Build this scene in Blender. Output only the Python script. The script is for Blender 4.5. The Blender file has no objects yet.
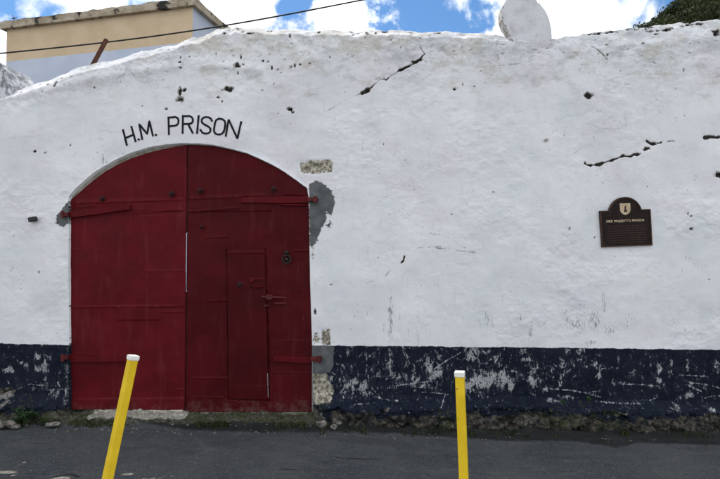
import bpy, bmesh, math, random
import numpy as np
from mathutils import Vector, Matrix
random.seed(7); RNG = np.random.RandomState(11)
scene = bpy.context.scene
COL = scene.collection

# ------------------------------------------------------------------ camera
CY, CZ, F = -5.9, 1.78, 520.0
TILT = math.radians(1.55)
cam_d = bpy.data.cameras.new('camera'); cam = bpy.data.objects.new('camera', cam_d); COL.objects.link(cam)
cam.location = (0, CY, CZ); cam.rotation_euler = (math.radians(90) + TILT, 0, 0)
cam_d.sensor_width = 36; cam_d.lens = F / 720 * 36; cam_d.clip_end = 2000; cam_d.clip_start = 0.05
scene.camera = cam

def P(px, py, Y=0.0):
    u = (px - 360) / F; v = (239.5 - py) / F
    dy = math.cos(TILT) - v * math.sin(TILT); dz = math.sin(TILT) + v * math.cos(TILT)
    t = (Y - CY) / dy
    return Vector((u * t, Y, CZ + dz * t))
def X(px, Y=0.0, py=240): return P(px, py, Y).x
def Z(py, Y=0.0): return P(360, py, Y).z
PXM = F / 5.9                                  # pixels per metre on the wall plane

# ------------------------------------------------------------------ sky and sun
SUN_EL, SUN_AZ = math.radians(58), math.radians(-28)     # azimuth clockwise from +Y
world = bpy.data.worlds.new('World'); scene.world = world; world.use_nodes = True
nt = world.node_tree; nt.nodes.clear()
def wn(t, **k):
    n = nt.nodes.new(t)
    for a, b in k.items(): setattr(n, a, b)
    return n
out = wn('ShaderNodeOutputWorld'); bg = wn('ShaderNodeBackground')
sky = wn('ShaderNodeTexSky', sky_type='NISHITA', sun_disc=False)
sky.sun_elevation = SUN_EL; sky.sun_rotation = SUN_AZ; sky.air_density = 1.0; sky.dust_density = 0.3; sky.ozone_density = 2.0
tc = wn('ShaderNodeTexCoord')
nrm = wn('ShaderNodeVectorMath', operation='NORMALIZE'); nt.links.new(tc.outputs['Generated'], nrm.inputs[0])
nz = wn('ShaderNodeTexNoise'); nz.inputs['Scale'].default_value = 11; nz.inputs['Detail'].default_value = 9; nz.inputs['Roughness'].default_value = .56; nz.inputs['Distortion'].default_value = .4
nt.links.new(nrm.outputs[0], nz.inputs['Vector'])
acc = wn('ShaderNodeMath', operation='MULTIPLY_ADD'); nt.links.new(nz.outputs['Fac'], acc.inputs[0]); acc.inputs[1].default_value = 3.6; acc.inputs[2].default_value = -1.14
last = acc.outputs[0]
wv = wn('ShaderNodeTexNoise'); wv.inputs['Scale'].default_value = 16; wv.inputs['Detail'].default_value = 8; wv.inputs['Roughness'].default_value = .62; nt.links.new(nrm.outputs[0], wv.inputs['Vector'])
wv1 = wn('ShaderNodeVectorMath', operation='SUBTRACT'); nt.links.new(wv.outputs['Color'], wv1.inputs[0]); wv1.inputs[1].default_value = (.5, .5, .5)
wv2 = wn('ShaderNodeVectorMath', operation='MULTIPLY_ADD'); nt.links.new(wv1.outputs[0], wv2.inputs[0]); wv2.inputs[1].default_value = (.17, .17, .17); nt.links.new(nrm.outputs[0], wv2.inputs[2])
CLOUDS = [(15, 12, 38, -.75), (55, 8, 30, .5), (235, 5, 40, .7), (302, 16, 24, -1.0), (348, 10, 30, .8), (408, 14, 32, -1.1), (455, 4, 20, .25),
          (478, 22, 26, -.7), (492, 32, 12, .5), (575, 10, 55, .7), (640, 14, 45, -.55), (600, 25, 20, .2), (10, 45, 20, .6)]
for (px, py, r, a) in CLOUDS:
    d = (P(px, py, 0) - Vector((0, CY, CZ))).normalized()
    vd = wn('ShaderNodeVectorMath', operation='DISTANCE'); nt.links.new(wv2.outputs[0], vd.inputs[0]); vd.inputs[1].default_value = d
    mr = wn('ShaderNodeMapRange', interpolation_type='SMOOTHERSTEP'); nt.links.new(vd.outputs['Value'], mr.inputs['Value'])
    mr.inputs['From Min'].default_value = 0; mr.inputs['From Max'].default_value = r * 1.7 / 570
    mr.inputs['To Min'].default_value = a; mr.inputs['To Max'].default_value = 0
    ad = wn('ShaderNodeMath', operation='ADD'); nt.links.new(last, ad.inputs[0]); nt.links.new(mr.outputs[0], ad.inputs[1]); last = ad.outputs[0]
cr = wn('ShaderNodeMapRange', interpolation_type='SMOOTHSTEP'); nt.links.new(last, cr.inputs['Value'])
cr.inputs['From Min'].default_value = .02; cr.inputs['From Max'].default_value = 1.0
nz2 = wn('ShaderNodeTexNoise'); nz2.inputs['Scale'].default_value = 7; nz2.inputs['Detail'].default_value = 6; nt.links.new(nrm.outputs[0], nz2.inputs['Vector'])
cc = wn('ShaderNodeMapRange'); nt.links.new(nz2.outputs['Fac'], cc.inputs['Value']); cc.inputs['From Min'].default_value = .34; cc.inputs['From Max'].default_value = .56
cmix = wn('ShaderNodeMix', data_type='RGBA'); nt.links.new(cc.outputs[0], cmix.inputs['Factor'])
cmix.inputs['A'].default_value = (5.9, 6.4, 7.2, 1); cmix.inputs['B'].default_value = (13.0, 12.8, 12.3, 1)
mix = wn('ShaderNodeMix', data_type='RGBA'); nt.links.new(cr.outputs[0], mix.inputs['Factor'])
sg = wn('ShaderNodeMix', data_type='RGBA', blend_type='MULTIPLY'); sg.inputs['Factor'].default_value = 1; nt.links.new(sky.outputs[0], sg.inputs['A']); sg.inputs['B'].default_value = (.50, .72, .88, 1)
nt.links.new(sg.outputs['Result'], mix.inputs['A']); nt.links.new(cmix.outputs['Result'], mix.inputs['B'])
nt.links.new(mix.outputs['Result'], bg.inputs['Color']); bg.inputs['Strength'].default_value = .11
nt.links.new(bg.outputs[0], out.inputs['Surface'])

sd = bpy.data.lights.new('sun', 'SUN'); so = bpy.data.objects.new('sun', sd); COL.objects.link(so)
sd.energy = 2.0; sd.angle = math.radians(3); sd.color = (1, .95, .87)
to_sun = Vector((math.sin(SUN_AZ) * math.cos(SUN_EL), math.cos(SUN_AZ) * math.cos(SUN_EL), math.sin(SUN_EL)))
so.rotation_euler = to_sun.to_track_quat('Z', 'Y').to_euler(); so.location = (0, 0, 30)
scene.view_settings.view_transform = 'Standard'; scene.view_settings.look = 'None'
scene.view_settings.exposure = 0.50; scene.view_settings.gamma = 1.0; scene.view_settings.use_curve_mapping = False

# ------------------------------------------------------------------ numpy noise and fields
TAB = RNG.rand(512, 512)
def vnoise(x, y, s=0):
    x = np.asarray(x, float) + 37.7 * s + 100; y = np.asarray(y, float) + 91.3 * s + 100
    xi = np.floor(x).astype(int); yi = np.floor(y).astype(int); fx = x - xi; fy = y - yi
    fx = fx * fx * fx * (fx * (fx * 6 - 15) + 10); fy = fy * fy * fy * (fy * (fy * 6 - 15) + 10)
    a = TAB[xi % 512, yi % 512]; b = TAB[(xi + 1) % 512, yi % 512]; c = TAB[xi % 512, (yi + 1) % 512]; d = TAB[(xi + 1) % 512, (yi + 1) % 512]
    return (a * (1 - fx) + b * fx) * (1 - fy) + (c * (1 - fx) + d * fx) * fy
def fbm(x, y, sc, o=4, s=0, g=.5):
    r = 0; amp = 1; t = 0
    for i in range(o):
        r = r + amp * vnoise(x * sc * 2.03 ** i, y * sc * 2.03 ** i, s + i); t += amp; amp *= g
    return r / t
def sstep(a, b, v):
    t = np.clip((v - a) / (b - a), 0, 1); return t * t * (3 - 2 * t)
def cell(x, y, sc, s=0, jit=.9):
    """distance to nearest and second nearest jittered point, and a random id value"""
    x = x * sc + 53.1 * s + 50; y = y * sc + 17.9 * s + 50
    xi = np.floor(x).astype(int); yi = np.floor(y).astype(int)
    f1 = np.full(x.shape, 9.); f2 = np.full(x.shape, 9.); idv = np.zeros(x.shape)
    for i in (-1, 0, 1):
        for j in (-1, 0, 1):
            cx = xi + i; cy = yi + j
            px = cx + .5 + (TAB[cx % 512, cy % 512] - .5) * jit; py = cy + .5 + (TAB[(cx + 91) % 512, (cy + 33) % 512] - .5) * jit
            d = np.hypot(px - x, py - y); n = d < f1
            f2 = np.where(n, f1, np.minimum(f2, d)); f1 = np.where(n, d, f1); idv = np.where(n, TAB[(cx + 7) % 512, (cy + 201) % 512], idv)
    return f1, f2, idv
def segdist(x, z, pts):
    """distance to a polyline, and the position along it 0..1"""
    best = np.full(x.shape, 99.); par = np.zeros(x.shape); L = 0; ls = [math.dist(a, b) for a, b in zip(pts, pts[1:])]; T = sum(ls)
    for (a, b), l in zip(zip(pts, pts[1:]), ls):
        dx, dz = b[0] - a[0], b[1] - a[1]; t = np.clip(((x - a[0]) * dx + (z - a[1]) * dz) / (l * l), 0, 1)
        d = np.hypot(x - a[0] - t * dx, z - a[1] - t * dz); m = d < best
        best = np.where(m, d, best); par = np.where(m, (L + t * l) / T, par); L += l
    return best, par
def polydist(x, z, poly):
    """signed distance to closed polygon, negative inside"""
    d, _ = segdist(x, z, list(poly) + [poly[0]]); ins = np.zeros(x.shape, bool)
    n = len(poly)
    for i in range(n):
        a, b = poly[i], poly[(i + 1) % n]
        if a[1] == b[1]: continue
        c = ((a[1] > z) != (b[1] > z)) & (x < (b[0] - a[0]) * (z - a[1]) / (b[1] - a[1]) + a[0]); ins ^= c
    return np.where(ins, -d, d)
def WP(pts, Y=0.0): return [(P(a, b, Y).x, P(a, b, Y).z) for a, b in pts]

# ------------------------------------------------------------------ scene helpers
def tag(o, label=None, cat=None, group=None, kind=None):
    if label: o['label'] = label
    if cat: o['category'] = cat
    if group: o['group'] = group
    if kind: o['kind'] = kind
    return o
def empty(name, loc, label, cat, group=None, rot=(0, 0, 0)):
    o = bpy.data.objects.new(name, None); COL.objects.link(o); o.location = loc; o.rotation_euler = rot; o.empty_display_size = .2
    bpy.context.view_layer.update()
    return tag(o, label, cat, group)
def link(name, me, mat, parent=None, world_coords=True, smooth=False):
    o = bpy.data.objects.new(name, me); COL.objects.link(o)
    for m in (mat if isinstance(mat, (list, tuple)) else [mat]): me.materials.append(m)
    if smooth: me.polygons.foreach_set('use_smooth', [True] * len(me.polygons))
    if parent is not None:
        o.parent = parent
        if world_coords:
            bpy.context.view_layer.update(); o.matrix_parent_inverse = parent.matrix_world.inverted()
    return o
def np_mesh(name, co, quads):
    me = bpy.data.meshes.new(name); me.vertices.add(len(co)); me.vertices.foreach_set('co', co.astype(np.float32).ravel())
    n = len(quads); me.loops.add(n * 4); me.loops.foreach_set('vertex_index', quads.astype(np.int32).ravel())
    me.polygons.add(n); me.polygons.foreach_set('loop_start', np.arange(0, n * 4, 4, dtype=np.int32)); me.update(calc_edges=True); me.validate()
    return me
def grid_quads(nx, nz):
    i, j = np.meshgrid(np.arange(nx - 1), np.arange(nz - 1), indexing='ij'); a = i * nz + j
    return np.stack([a, a + nz, a + nz + 1, a + 1], -1).reshape(-1, 4)
def add_attr(me, name, arr):
    a = me.color_attributes.new(name, 'FLOAT_COLOR', 'POINT'); a.data.foreach_set('color', np.ascontiguousarray(arr, dtype=np.float32).ravel())
def bm_obj(name, bm, mat, parent=None, smooth=False, wc=True):
    bmesh.ops.recalc_face_normals(bm, faces=bm.faces); me = bpy.data.meshes.new(name); bm.to_mesh(me); bm.free(); return link(name, me, mat, parent, wc, smooth)
def add_box(bm, c, s, rot=None, bev=0):
    r = bmesh.ops.create_cube(bm, size=1); vs = r['verts']
    M = Matrix.Translation(c) @ (rot.to_4x4() if rot else Matrix.Identity(4)) @ Matrix.Diagonal((*s, 1))
    bmesh.ops.transform(bm, matrix=M, verts=vs)
    if bev: bmesh.ops.bevel(bm, geom=list({e for v in vs for e in v.link_edges}), offset=bev, segments=2, profile=.6, affect='EDGES')
    return vs
def add_prism(bm, pts, y0, y1, bev=0):
    """closed outline of (x, z) points extruded from y0 (front) to y1"""
    f = [bm.verts.new((x, y0, z)) for x, z in pts]; b = [bm.verts.new((x, y1, z)) for x, z in pts]; n = len(pts)
    fr = bm.faces.new(f); bm.faces.new(b[::-1])
    for i in range(n): bm.faces.new((f[i], b[i], b[(i + 1) % n], f[(i + 1) % n]))
    if bev: bmesh.ops.bevel(bm, geom=list(fr.edges), offset=bev, segments=2, affect='EDGES')
def add_tube(bm, pts, r, seg=10, cap=True):
    pts = [Vector(p) for p in pts]; rings = []
    for i, p in enumerate(pts):
        d = (pts[min(i + 1, len(pts) - 1)] - pts[max(i - 1, 0)]).normalized(); a = d.orthogonal().normalized() if i == 0 else (a - d * a.dot(d)).normalized(); b = d.cross(a)
        rr = r[i] if isinstance(r, (list, tuple)) else r
        rings.append([bm.verts.new(p + (a * math.cos(t) + b * math.sin(t)) * rr) for t in [2 * math.pi * k / seg for k in range(seg)]])
    for q, w in zip(rings, rings[1:]):
        for k in range(seg): bm.faces.new((q[k], q[(k + 1) % seg], w[(k + 1) % seg], w[k]))
    if cap: bm.faces.new(rings[0][::-1]); bm.faces.new(rings[-1])
def add_lathe_y(bm, cx, cz, prof, seg=20):
    """profile of (radius, y) revolved around the Y axis through (cx, cz)"""
    rings = [[bm.verts.new((cx + r * math.cos(2 * math.pi * k / seg), y, cz + r * math.sin(2 * math.pi * k / seg))) for k in range(seg)] for r, y in prof]
    for q, w in zip(rings, rings[1:]):
        for k in range(seg): bm.faces.new((q[k], q[(k + 1) % seg], w[(k + 1) % seg], w[k]))
    bm.faces.new(rings[0]); bm.faces.new(rings[-1][::-1])

# ------------------------------------------------------------------ materials
class M:
    def __init__(s, name, rough=.8, spec=.3):
        s.m = bpy.data.materials.new(name); s.m.use_nodes = True; s.t = s.m.node_tree; s.b = s.t.nodes['Principled BSDF']
        s.b.inputs['Roughness'].default_value = rough; s.b.inputs['Specular IOR Level'].default_value = spec
        s.geo = s.t.nodes.new('ShaderNodeNewGeometry'); s.tc = s.t.nodes.new('ShaderNodeTexCoord')
    def n(s, t, **k):
        n = s.t.nodes.new(t)
        for a, b in k.items(): setattr(n, a, b)
        return n
    def set(s, sock, v):
        if isinstance(v, bpy.types.NodeSocket): s.t.links.new(v, sock)
        else: sock.default_value = v
    def noise(s, sc, det=4, rough=.5, stretch=None, dist=0, obj=False, off=(0, 0, 0)):
        mp = s.n('ShaderNodeMapping'); s.set(mp.inputs['Vector'], s.tc.outputs['Object'] if obj else s.geo.outputs['Position'])
        mp.inputs['Scale'].default_value = stretch or (1, 1, 1); mp.inputs['Location'].default_value = off
        n = s.n('ShaderNodeTexNoise'); s.set(n.inputs['Vector'], mp.outputs[0]); n.inputs['Scale'].default_value = sc
        n.inputs['Detail'].default_value = det; n.inputs['Roughness'].default_value = rough; n.inputs['Distortion'].default_value = dist
        return n.outputs['Fac']
    def math(s, op, a, b=0.0, c=None, clamp=False):
        n = s.n('ShaderNodeMath', operation=op, use_clamp=clamp); s.set(n.inputs[0], a); s.set(n.inputs[1], b)
        if c is not None: s.set(n.inputs[2], c)
        return n.outputs[0]
    def ramp(s, v, lo, hi, a=0.0, b=1.0, smooth=True):
        n = s.n('ShaderNodeMapRange', interpolation_type='SMOOTHSTEP' if smooth else 'LINEAR'); s.set(n.inputs['Value'], v)
        for k, x in (('From Min', lo), ('From Max', hi), ('To Min', a), ('To Max', b)): s.set(n.inputs[k], x)
        return n.outputs[0]
    def mix(s, f, a, b, blend='MIX'):
        n = s.n('ShaderNodeMix', data_type='RGBA', blend_type=blend)
        s.set(n.inputs['Factor'], f)
        s.set(n.inputs['A'], (*a, 1) if isinstance(a, tuple) and len(a) == 3 else a); s.set(n.inputs['B'], (*b, 1) if isinstance(b, tuple) and len(b) == 3 else b)
        return n.outputs['Result']
    def attr(s, name):
        a = s.n('ShaderNodeAttribute', attribute_name=name); sp = s.n('ShaderNodeSeparateColor'); s.set(sp.inputs[0], a.outputs['Color'])
        return sp.outputs[0], sp.outputs[1], sp.outputs[2], a.outputs['Alpha']
    def bump(s, h, strength=.5, dist=.01, prev=None):
        n = s.n('ShaderNodeBump'); s.set(n.inputs['Height'], h); n.inputs['Strength'].default_value = strength; n.inputs['Distance'].default_value = dist
        if prev: s.set(n.inputs['Normal'], prev)
        return n.outputs[0]
    def color(s, v): s.set(s.b.inputs['Base Color'], (*v, 1) if isinstance(v, tuple) else v); return s
    def normal(s, v): s.set(s.b.inputs['Normal'], v); return s
    def rough(s, v): s.set(s.b.inputs['Roughness'], v); return s

def plaster_material():
    m = M('whitewashed_plaster', .88, .12)
    dark, cem, tan, chip = m.attr('marks'); line, foot, dirt, moss = m.attr('zones')
    fine = m.noise(60, 5, .6); mid = m.noise(9, 5, .6); big = m.noise(1.1, 4, .55); streak = m.noise(7, 5, .6, (3.2, 1, .35)); trow = m.noise(5, 6, .62, (1, 1, 1.7), .6)
    white = m.mix(m.ramp(big, .35, .65), (.71, .715, .74), (.785, .785, .80))
    white = m.mix(m.ramp(mid, .50, .74, 0, .40), white, (.60, .62, .66))
    white = m.mix(m.ramp(trow, .56, .75, 0, .5), white, (.86, .86, .88))
    white = m.mix(m.ramp(m.noise(2.3, 5, .65, (1, 1, 1), 0, off=(3, 1, 8)), .6, .78, 0, .35), white, (.66, .62, .50))
    white = m.mix(m.ramp(m.noise(1.6, 5, .62, off=(2, 2, 9)), .50, .66, 0, .55), white, (.70, .655, .70))
    white = m.mix(m.ramp(m.noise(1.3, 5, .62, off=(9, 2, 5)), .52, .68, 0, .5), white, (.60, .655, .66))
    white = m.mix(m.ramp(m.noise(3.4, 6, .68, (.8, 1, 1.4), off=(5, 8, 2)), .53, .545, 0, .30), white, (.80, .80, .81))
    white = m.mix(m.math('MULTIPLY', m.ramp(m.noise(10, 5, .7, (2.2, 1, .3), off=(3, 3, 1)), .55, .75), m.ramp(m.noise(1.2, 3, .6, off=(1, 1, 4)), .45, .65, 0, .5)), white, (.50, .50, .50))
    speck = m.ramp(m.noise(38, 3, .55, off=(9, 4, 2)), .655, .71); speck = m.math('MULTIPLY', speck, m.ramp(m.noise(2.6, 3, .6, off=(1, 7, 3)), .45, .62))
    white = m.mix(m.math('MULTIPLY', speck, .75), white, (.25, .25, .25))
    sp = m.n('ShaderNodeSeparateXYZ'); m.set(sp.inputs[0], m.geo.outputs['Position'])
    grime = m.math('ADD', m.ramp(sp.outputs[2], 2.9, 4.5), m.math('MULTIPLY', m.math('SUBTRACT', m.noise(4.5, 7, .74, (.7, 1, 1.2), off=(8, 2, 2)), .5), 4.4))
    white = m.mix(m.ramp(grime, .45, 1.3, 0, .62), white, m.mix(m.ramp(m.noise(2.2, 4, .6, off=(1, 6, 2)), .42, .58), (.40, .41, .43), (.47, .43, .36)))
    ts = m.math('MULTIPLY', m.ramp(m.noise(24, 5, .65, (.8, 1, 1.2), off=(6, 2, 2)), .60, .68), m.ramp(m.math('ADD', m.ramp(sp.outputs[2], 3.3, 4.5, 0, .5), m.noise(2.2, 4, .65, off=(3, 7, 1))), .62, .86)); white = m.mix(m.math('MULTIPLY', ts, .8), white, (.17, .16, .15))
    dn = m.math('ADD', dirt, m.math('MULTIPLY', m.math('SUBTRACT', m.noise(34, 6, .74, (2.0, 1, .5)), .5), 2.3))
    white = m.mix(m.ramp(dn, .46, .74, 0, .72), white, (.17, .17, .17))
    # navy painted band with knocks and scratches down to the old whitewash
    navy = m.mix(m.ramp(mid, .35, .7), (.006, .009, .019), (.011, .015, .028))
    navy = m.mix(m.ramp(m.noise(2.0, 5, .6, off=(5, 5, 5)), .5, .75, 0, .5), navy, (.020, .026, .040))
    navy = m.mix(m.ramp(m.noise(33, 5, .7, (1, 1, .6)), .58, .74, 0, .5), navy, (.07, .08, .10))
    cn = m.math('MULTIPLY_ADD', m.noise(17, 7, .76, (1.12, 1, .80), .7), .8, m.math('MULTIPLY', m.noise(30, 5, .7, (2.4, 1, .5), .4, off=(2, 2, 2)), .2))
    cm = m.math('ADD', chip, m.math('MULTIPLY', m.math('SUBTRACT', cn, .5), 4.9))
    chipmask = m.ramp(cm, .55, .60)
    navy = m.mix(chipmask, navy, m.mix(m.ramp(fine, .4, .65), (.24, .24, .235), (.52, .52, .52)))
    navy = m.mix(m.ramp(m.math('ADD', cm, m.math('MULTIPLY', streak, .3)), .38, .80, 0, .22), navy, (.24, .25, .29))
    edge = m.math('MULTIPLY_ADD', m.math('SUBTRACT', m.noise(6, 7, .68, (1.2, 1, .8)), .5), .050, line)
    col = m.mix(m.ramp(edge, .498, .508), white, navy)
    # exposed stone footing
    stone = m.mix(m.ramp(m.noise(14, 6, .7), .35, .65), (.014, .014, .014), (.11, .098, .08))
    stone = m.mix(m.ramp(m.noise(7, 5, .65, off=(4, 4, 4)), .58, .68, 0, .8), stone, (.27, .255, .22))
    stone = m.mix(m.ramp(m.noise(10, 5, .7, off=(2, 8, 1)), .48, .60, 0, .85), stone, (.012, .014, .018))
    fn = m.math('ADD', foot, m.math('MULTIPLY', m.math('SUBTRACT', m.noise(16, 5, .7), .5), .9))
    col = m.mix(m.ramp(fn, .45, .58), col, stone)
    mn = m.math('ADD', moss, m.math('MULTIPLY', m.math('SUBTRACT', m.noise(30, 5, .7), .5), 1.5))
    col = m.mix(m.ramp(mn, .5, .75, 0, .85), col, m.mix(m.ramp(fine, .4, .6), (.018, .028, .010), (.05, .065, .02)))
    # tan old render, grey cement patches, black holes
    jn = m.math('ADD', m.math('MULTIPLY', m.math('SUBTRACT', m.noise(34, 5, .7), .5), .9), m.math('MULTIPLY', m.math('SUBTRACT', m.noise(11, 4, .6), .5), .7))
    tcol = m.mix(m.ramp(m.noise(30, 5, .7), .4, .62), (.13, .115, .085), (.50, .46, .38))
    col = m.mix(m.ramp(m.math('ADD', tan, jn), .48, .60), col, tcol)
    ccol = m.mix(m.ramp(mid, .3, .7), (.085, .09, .095), (.14, .145, .148))
    col = m.mix(m.ramp(m.math('ADD', cem, jn), .47, .54), col, ccol)
    col = m.mix(m.ramp(m.math('ADD', dark, m.math('MULTIPLY', jn, .7)), .40, .66, 0, .96), m.mix(m.ramp(m.math('ADD', dark, jn), m.math('MULTIPLY_ADD', foot, 5, .22), m.math('MULTIPLY_ADD', foot, 5, .36), 0, .55), col, (.27, .24, .19)), (.016, .014, .012))
    m.color(col)
    h = m.math('MULTIPLY_ADD', trow, .8, m.math('MULTIPLY', fine, .25)); h = m.math('MULTIPLY_ADD', mid, .4, h)
    h = m.math('SUBTRACT', h, m.math('MULTIPLY', m.math('MULTIPLY', chipmask, m.ramp(edge, .498, .51)), .35))
    bn = m.n('ShaderNodeBump'); m.set(bn.inputs['Height'], h); bn.inputs['Distance'].default_value = .010; m.set(bn.inputs['Strength'], m.ramp(m.noise(1.7, 4, .6, off=(6, 1, 6)), .38, .62, .16, .75)); m.normal(bn.outputs[0]); return m.m

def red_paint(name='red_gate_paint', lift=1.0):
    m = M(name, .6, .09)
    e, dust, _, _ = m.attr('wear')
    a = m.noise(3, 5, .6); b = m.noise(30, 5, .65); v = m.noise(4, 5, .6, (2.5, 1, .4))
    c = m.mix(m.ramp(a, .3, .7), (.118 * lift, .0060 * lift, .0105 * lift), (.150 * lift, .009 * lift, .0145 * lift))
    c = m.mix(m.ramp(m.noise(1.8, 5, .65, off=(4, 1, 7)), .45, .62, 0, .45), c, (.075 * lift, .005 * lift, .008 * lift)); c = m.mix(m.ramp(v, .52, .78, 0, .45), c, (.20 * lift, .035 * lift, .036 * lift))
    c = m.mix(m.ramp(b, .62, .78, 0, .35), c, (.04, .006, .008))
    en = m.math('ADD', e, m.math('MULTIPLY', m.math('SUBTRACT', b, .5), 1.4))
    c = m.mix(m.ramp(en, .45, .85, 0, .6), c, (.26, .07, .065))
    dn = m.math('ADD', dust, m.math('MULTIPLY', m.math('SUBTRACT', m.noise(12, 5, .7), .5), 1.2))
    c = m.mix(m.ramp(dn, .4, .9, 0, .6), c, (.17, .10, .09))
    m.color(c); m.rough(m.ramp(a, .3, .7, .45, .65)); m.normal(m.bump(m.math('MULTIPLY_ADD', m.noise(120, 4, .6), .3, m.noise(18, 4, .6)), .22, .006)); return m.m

def simple(name, c1, c2, sc=12, rough=.8, bump=.3, bd=.01, spec=.3, det=5, obj=False, metallic=0):
    m = M(name, rough, spec); m.color(m.mix(m.ramp(m.noise(sc, det, .62, obj=obj), .35, .66), c1, c2)); m.b.inputs['Metallic'].default_value = metallic
    if bump: m.normal(m.bump(m.noise(sc * 3, 5, .6, obj=obj), bump, bd))
    return m.m

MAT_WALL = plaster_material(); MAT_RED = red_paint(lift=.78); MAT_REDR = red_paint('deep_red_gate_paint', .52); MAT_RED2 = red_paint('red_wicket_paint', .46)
MAT_RUST = simple('dark_red_iron', (.055, .008, .009), (.125, .012, .016), 30, .6, .5)
MAT_STUD = simple('stud_paint', (.022, .006, .007), (.055, .012, .014), 40, .6, .4, spec=.2)
MAT_IRON = simple('dark_iron', (.012, .008, .008), (.032, .022, .022), 40, .5, .4, spec=.3)

# ------------------------------------------------------------------ wall shape
OPEN = WP([(69.5, 440), (69, 300), (68.5, 215), (68.3, 197), (74, 190), (83, 181.7), (93, 173), (103, 166.7), (116, 159.5), (130, 153.2), (150, 147), (165, 144.6), (180, 143.3), (198, 143.6),
           (213, 145), (230, 148.6), (246.7, 153), (260, 158.8), (273, 165), (284, 171.5), (293.6, 178.4), (307, 188), (308.6, 200), (310, 280), (312.5, 360), (313.5, 440)])
TOPL = [(-420, 150), (-200, 118), (-60, 97), (0, 89), (12, 86), (33, 80.5), (60, 70), (80, 63), (100, 57.5), (125, 51), (150, 45.5), (175, 38), (190, 33.5), (205, 29.5), (216, 25), (222, 22.5), (228, 25), (234, 22), (240, 24.6), (260, 25.6),
        (300, 25.5), (350, 26.5), (400, 27.5), (450, 29), (500, 31), (530, 33.5), (552, 35.5), (570, 33.2), (600, 29.6), (640, 24.5), (680, 20.5), (720, 16.5), (800, 9), (1000, -8), (1300, -30)]
TX = np.array([X(a) for a, b in TOPL]); TZ = np.array([P(a, b).z for a, b in TOPL])
def ztop(x): return np.interp(x, TX, TZ) + (fbm(x, x * 0, 7, 4, 3) - .5) * .055
LN = [(-400, 341), (0, 343), (68, 345), (320, 345.5), (450, 346.5), (560, 347.5), (720, 349.5), (1100, 352)]
LX = np.array([X(a) for a, b in LN]); LZ = np.array([P(a, b).z for a, b in LN])
GX = np.array([X(a) for a in (-400, 0, 250, 330, 420, 560, 720, 1100)]); GZ = np.array([-.07, -.085, -.085, -.11, -.155, -.175, -.20, -.24])
def ground_z(x, y):
    return np.interp(x, GX, GZ) + (fbm(x, y, .8, 3, 40) - .5) * .02
PITS = [(X_, Y_, r_, a_) for X_, Y_, r_, a_ in [(random.uniform(0, 720), 28 + abs(random.gauss(0, 34)) if random.random() < .75 else random.uniform(50, 335), random.uniform(.8, 1.5), random.uniform(.5, .8)) for _ in range(55)] if not (60 < X_ < 340 and 115 < Y_)] + [(179.5, 91, 3.0, 1), (184, 90, 2.2, 1), (180, 99.5, 4.4, .9), (228, 89.5, 4.2, 1), (218, 97.5, 2.0, .8), (179, 62.5, 2, .9), (180.5, 57.5, 1.4, .7), (180.5, 68, 1.6, .8), (158, 47, 1.4, .5), (216, 54, 1.6, .6), (232, 51, 1.5, .7), (233, 56, 1.3, .7), (241, 57.6, 1.8, .9),
        (237, 66, 3.2, 1), (243.5, 65, 1.8, .8), (238, 73, 1.6, .8), (263, 61.5, 1.6, .8), (268, 62, 1.5, .8), (272, 68, 1.8, .8), (278, 70, 1.4, .8), (291, 68, 2.6, 1), (295, 67, 1.8, .9), (300, 65, 1.5, .8), (310, 64, 2, .9), (274, 84.5, 1.9, .8),
        (290, 109, 2.9, 1), (293, 112, 2, .9), (290, 36, 2.6, .9), (366, 31.5, 2.2, .8), (368, 34, 2.2, .8), (376, 32, 2, .8), (353, 33, 1.6, .7), (430, 35, 1.6, .6), (56, 84, 2.6, .8), (47.5, 84.5, 2.2, .9), (57, 83, 1.8, .8), (20, 93, 2.1, .7), (35, 151.5, 1.8, .9), (45, 153, 1.6, .8), (70, 145.5, 1.4, .8),
        (589, 96, 4.0, 1), (607, 55, 2, .8), (598, 54, 1.3, .7), (607, 45, 2.2, .7), (643, 43.5, 2.6, .9), (683, 70, 2.2, .8), (675, 89, 1.7, .9), (684, 116, 1.8, .6), (676, 122, 1.4, .6), (718, 31, 4.2, 1), (716, 34, 3, .9),
        (688, 214, 2.0, 1), (691.5, 216, 1.8, .9), (692, 229, 2.2, .8), (570, 229.5, 2, .9), (546, 140.5, 3.0, .6), (455, 88.8, 1.8, .8), (463, 84, 1.4, .7), (474, 86, 1.6, .7), (498, 54.5, 1.4, .8), (503, 54.5, 1.3, .8), (331, 285, 1.7, .7), (493, 192, 1.6, .5), (407, 256, 1.8, .3), (688, 190, 1.4, .6), (720, 175, 4.5, 1),
        (660, 75, 1.5, .5), (166, 109, 2.0, .7), (142, 106, 1.3, .6), (4, 393, 5.5, 1), (9, 390, 4, .9), (316, 334, 1.8, .9), (315, 312, 2.2, 1), (40, 330, 1.2, .3), (222, 23.5, 2.8, .9), (236, 22.5, 3.4, 1), (224, 33, 2, .8), (242, 31, 2.4, .8), (313, 341, 1.6, .8)]
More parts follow.
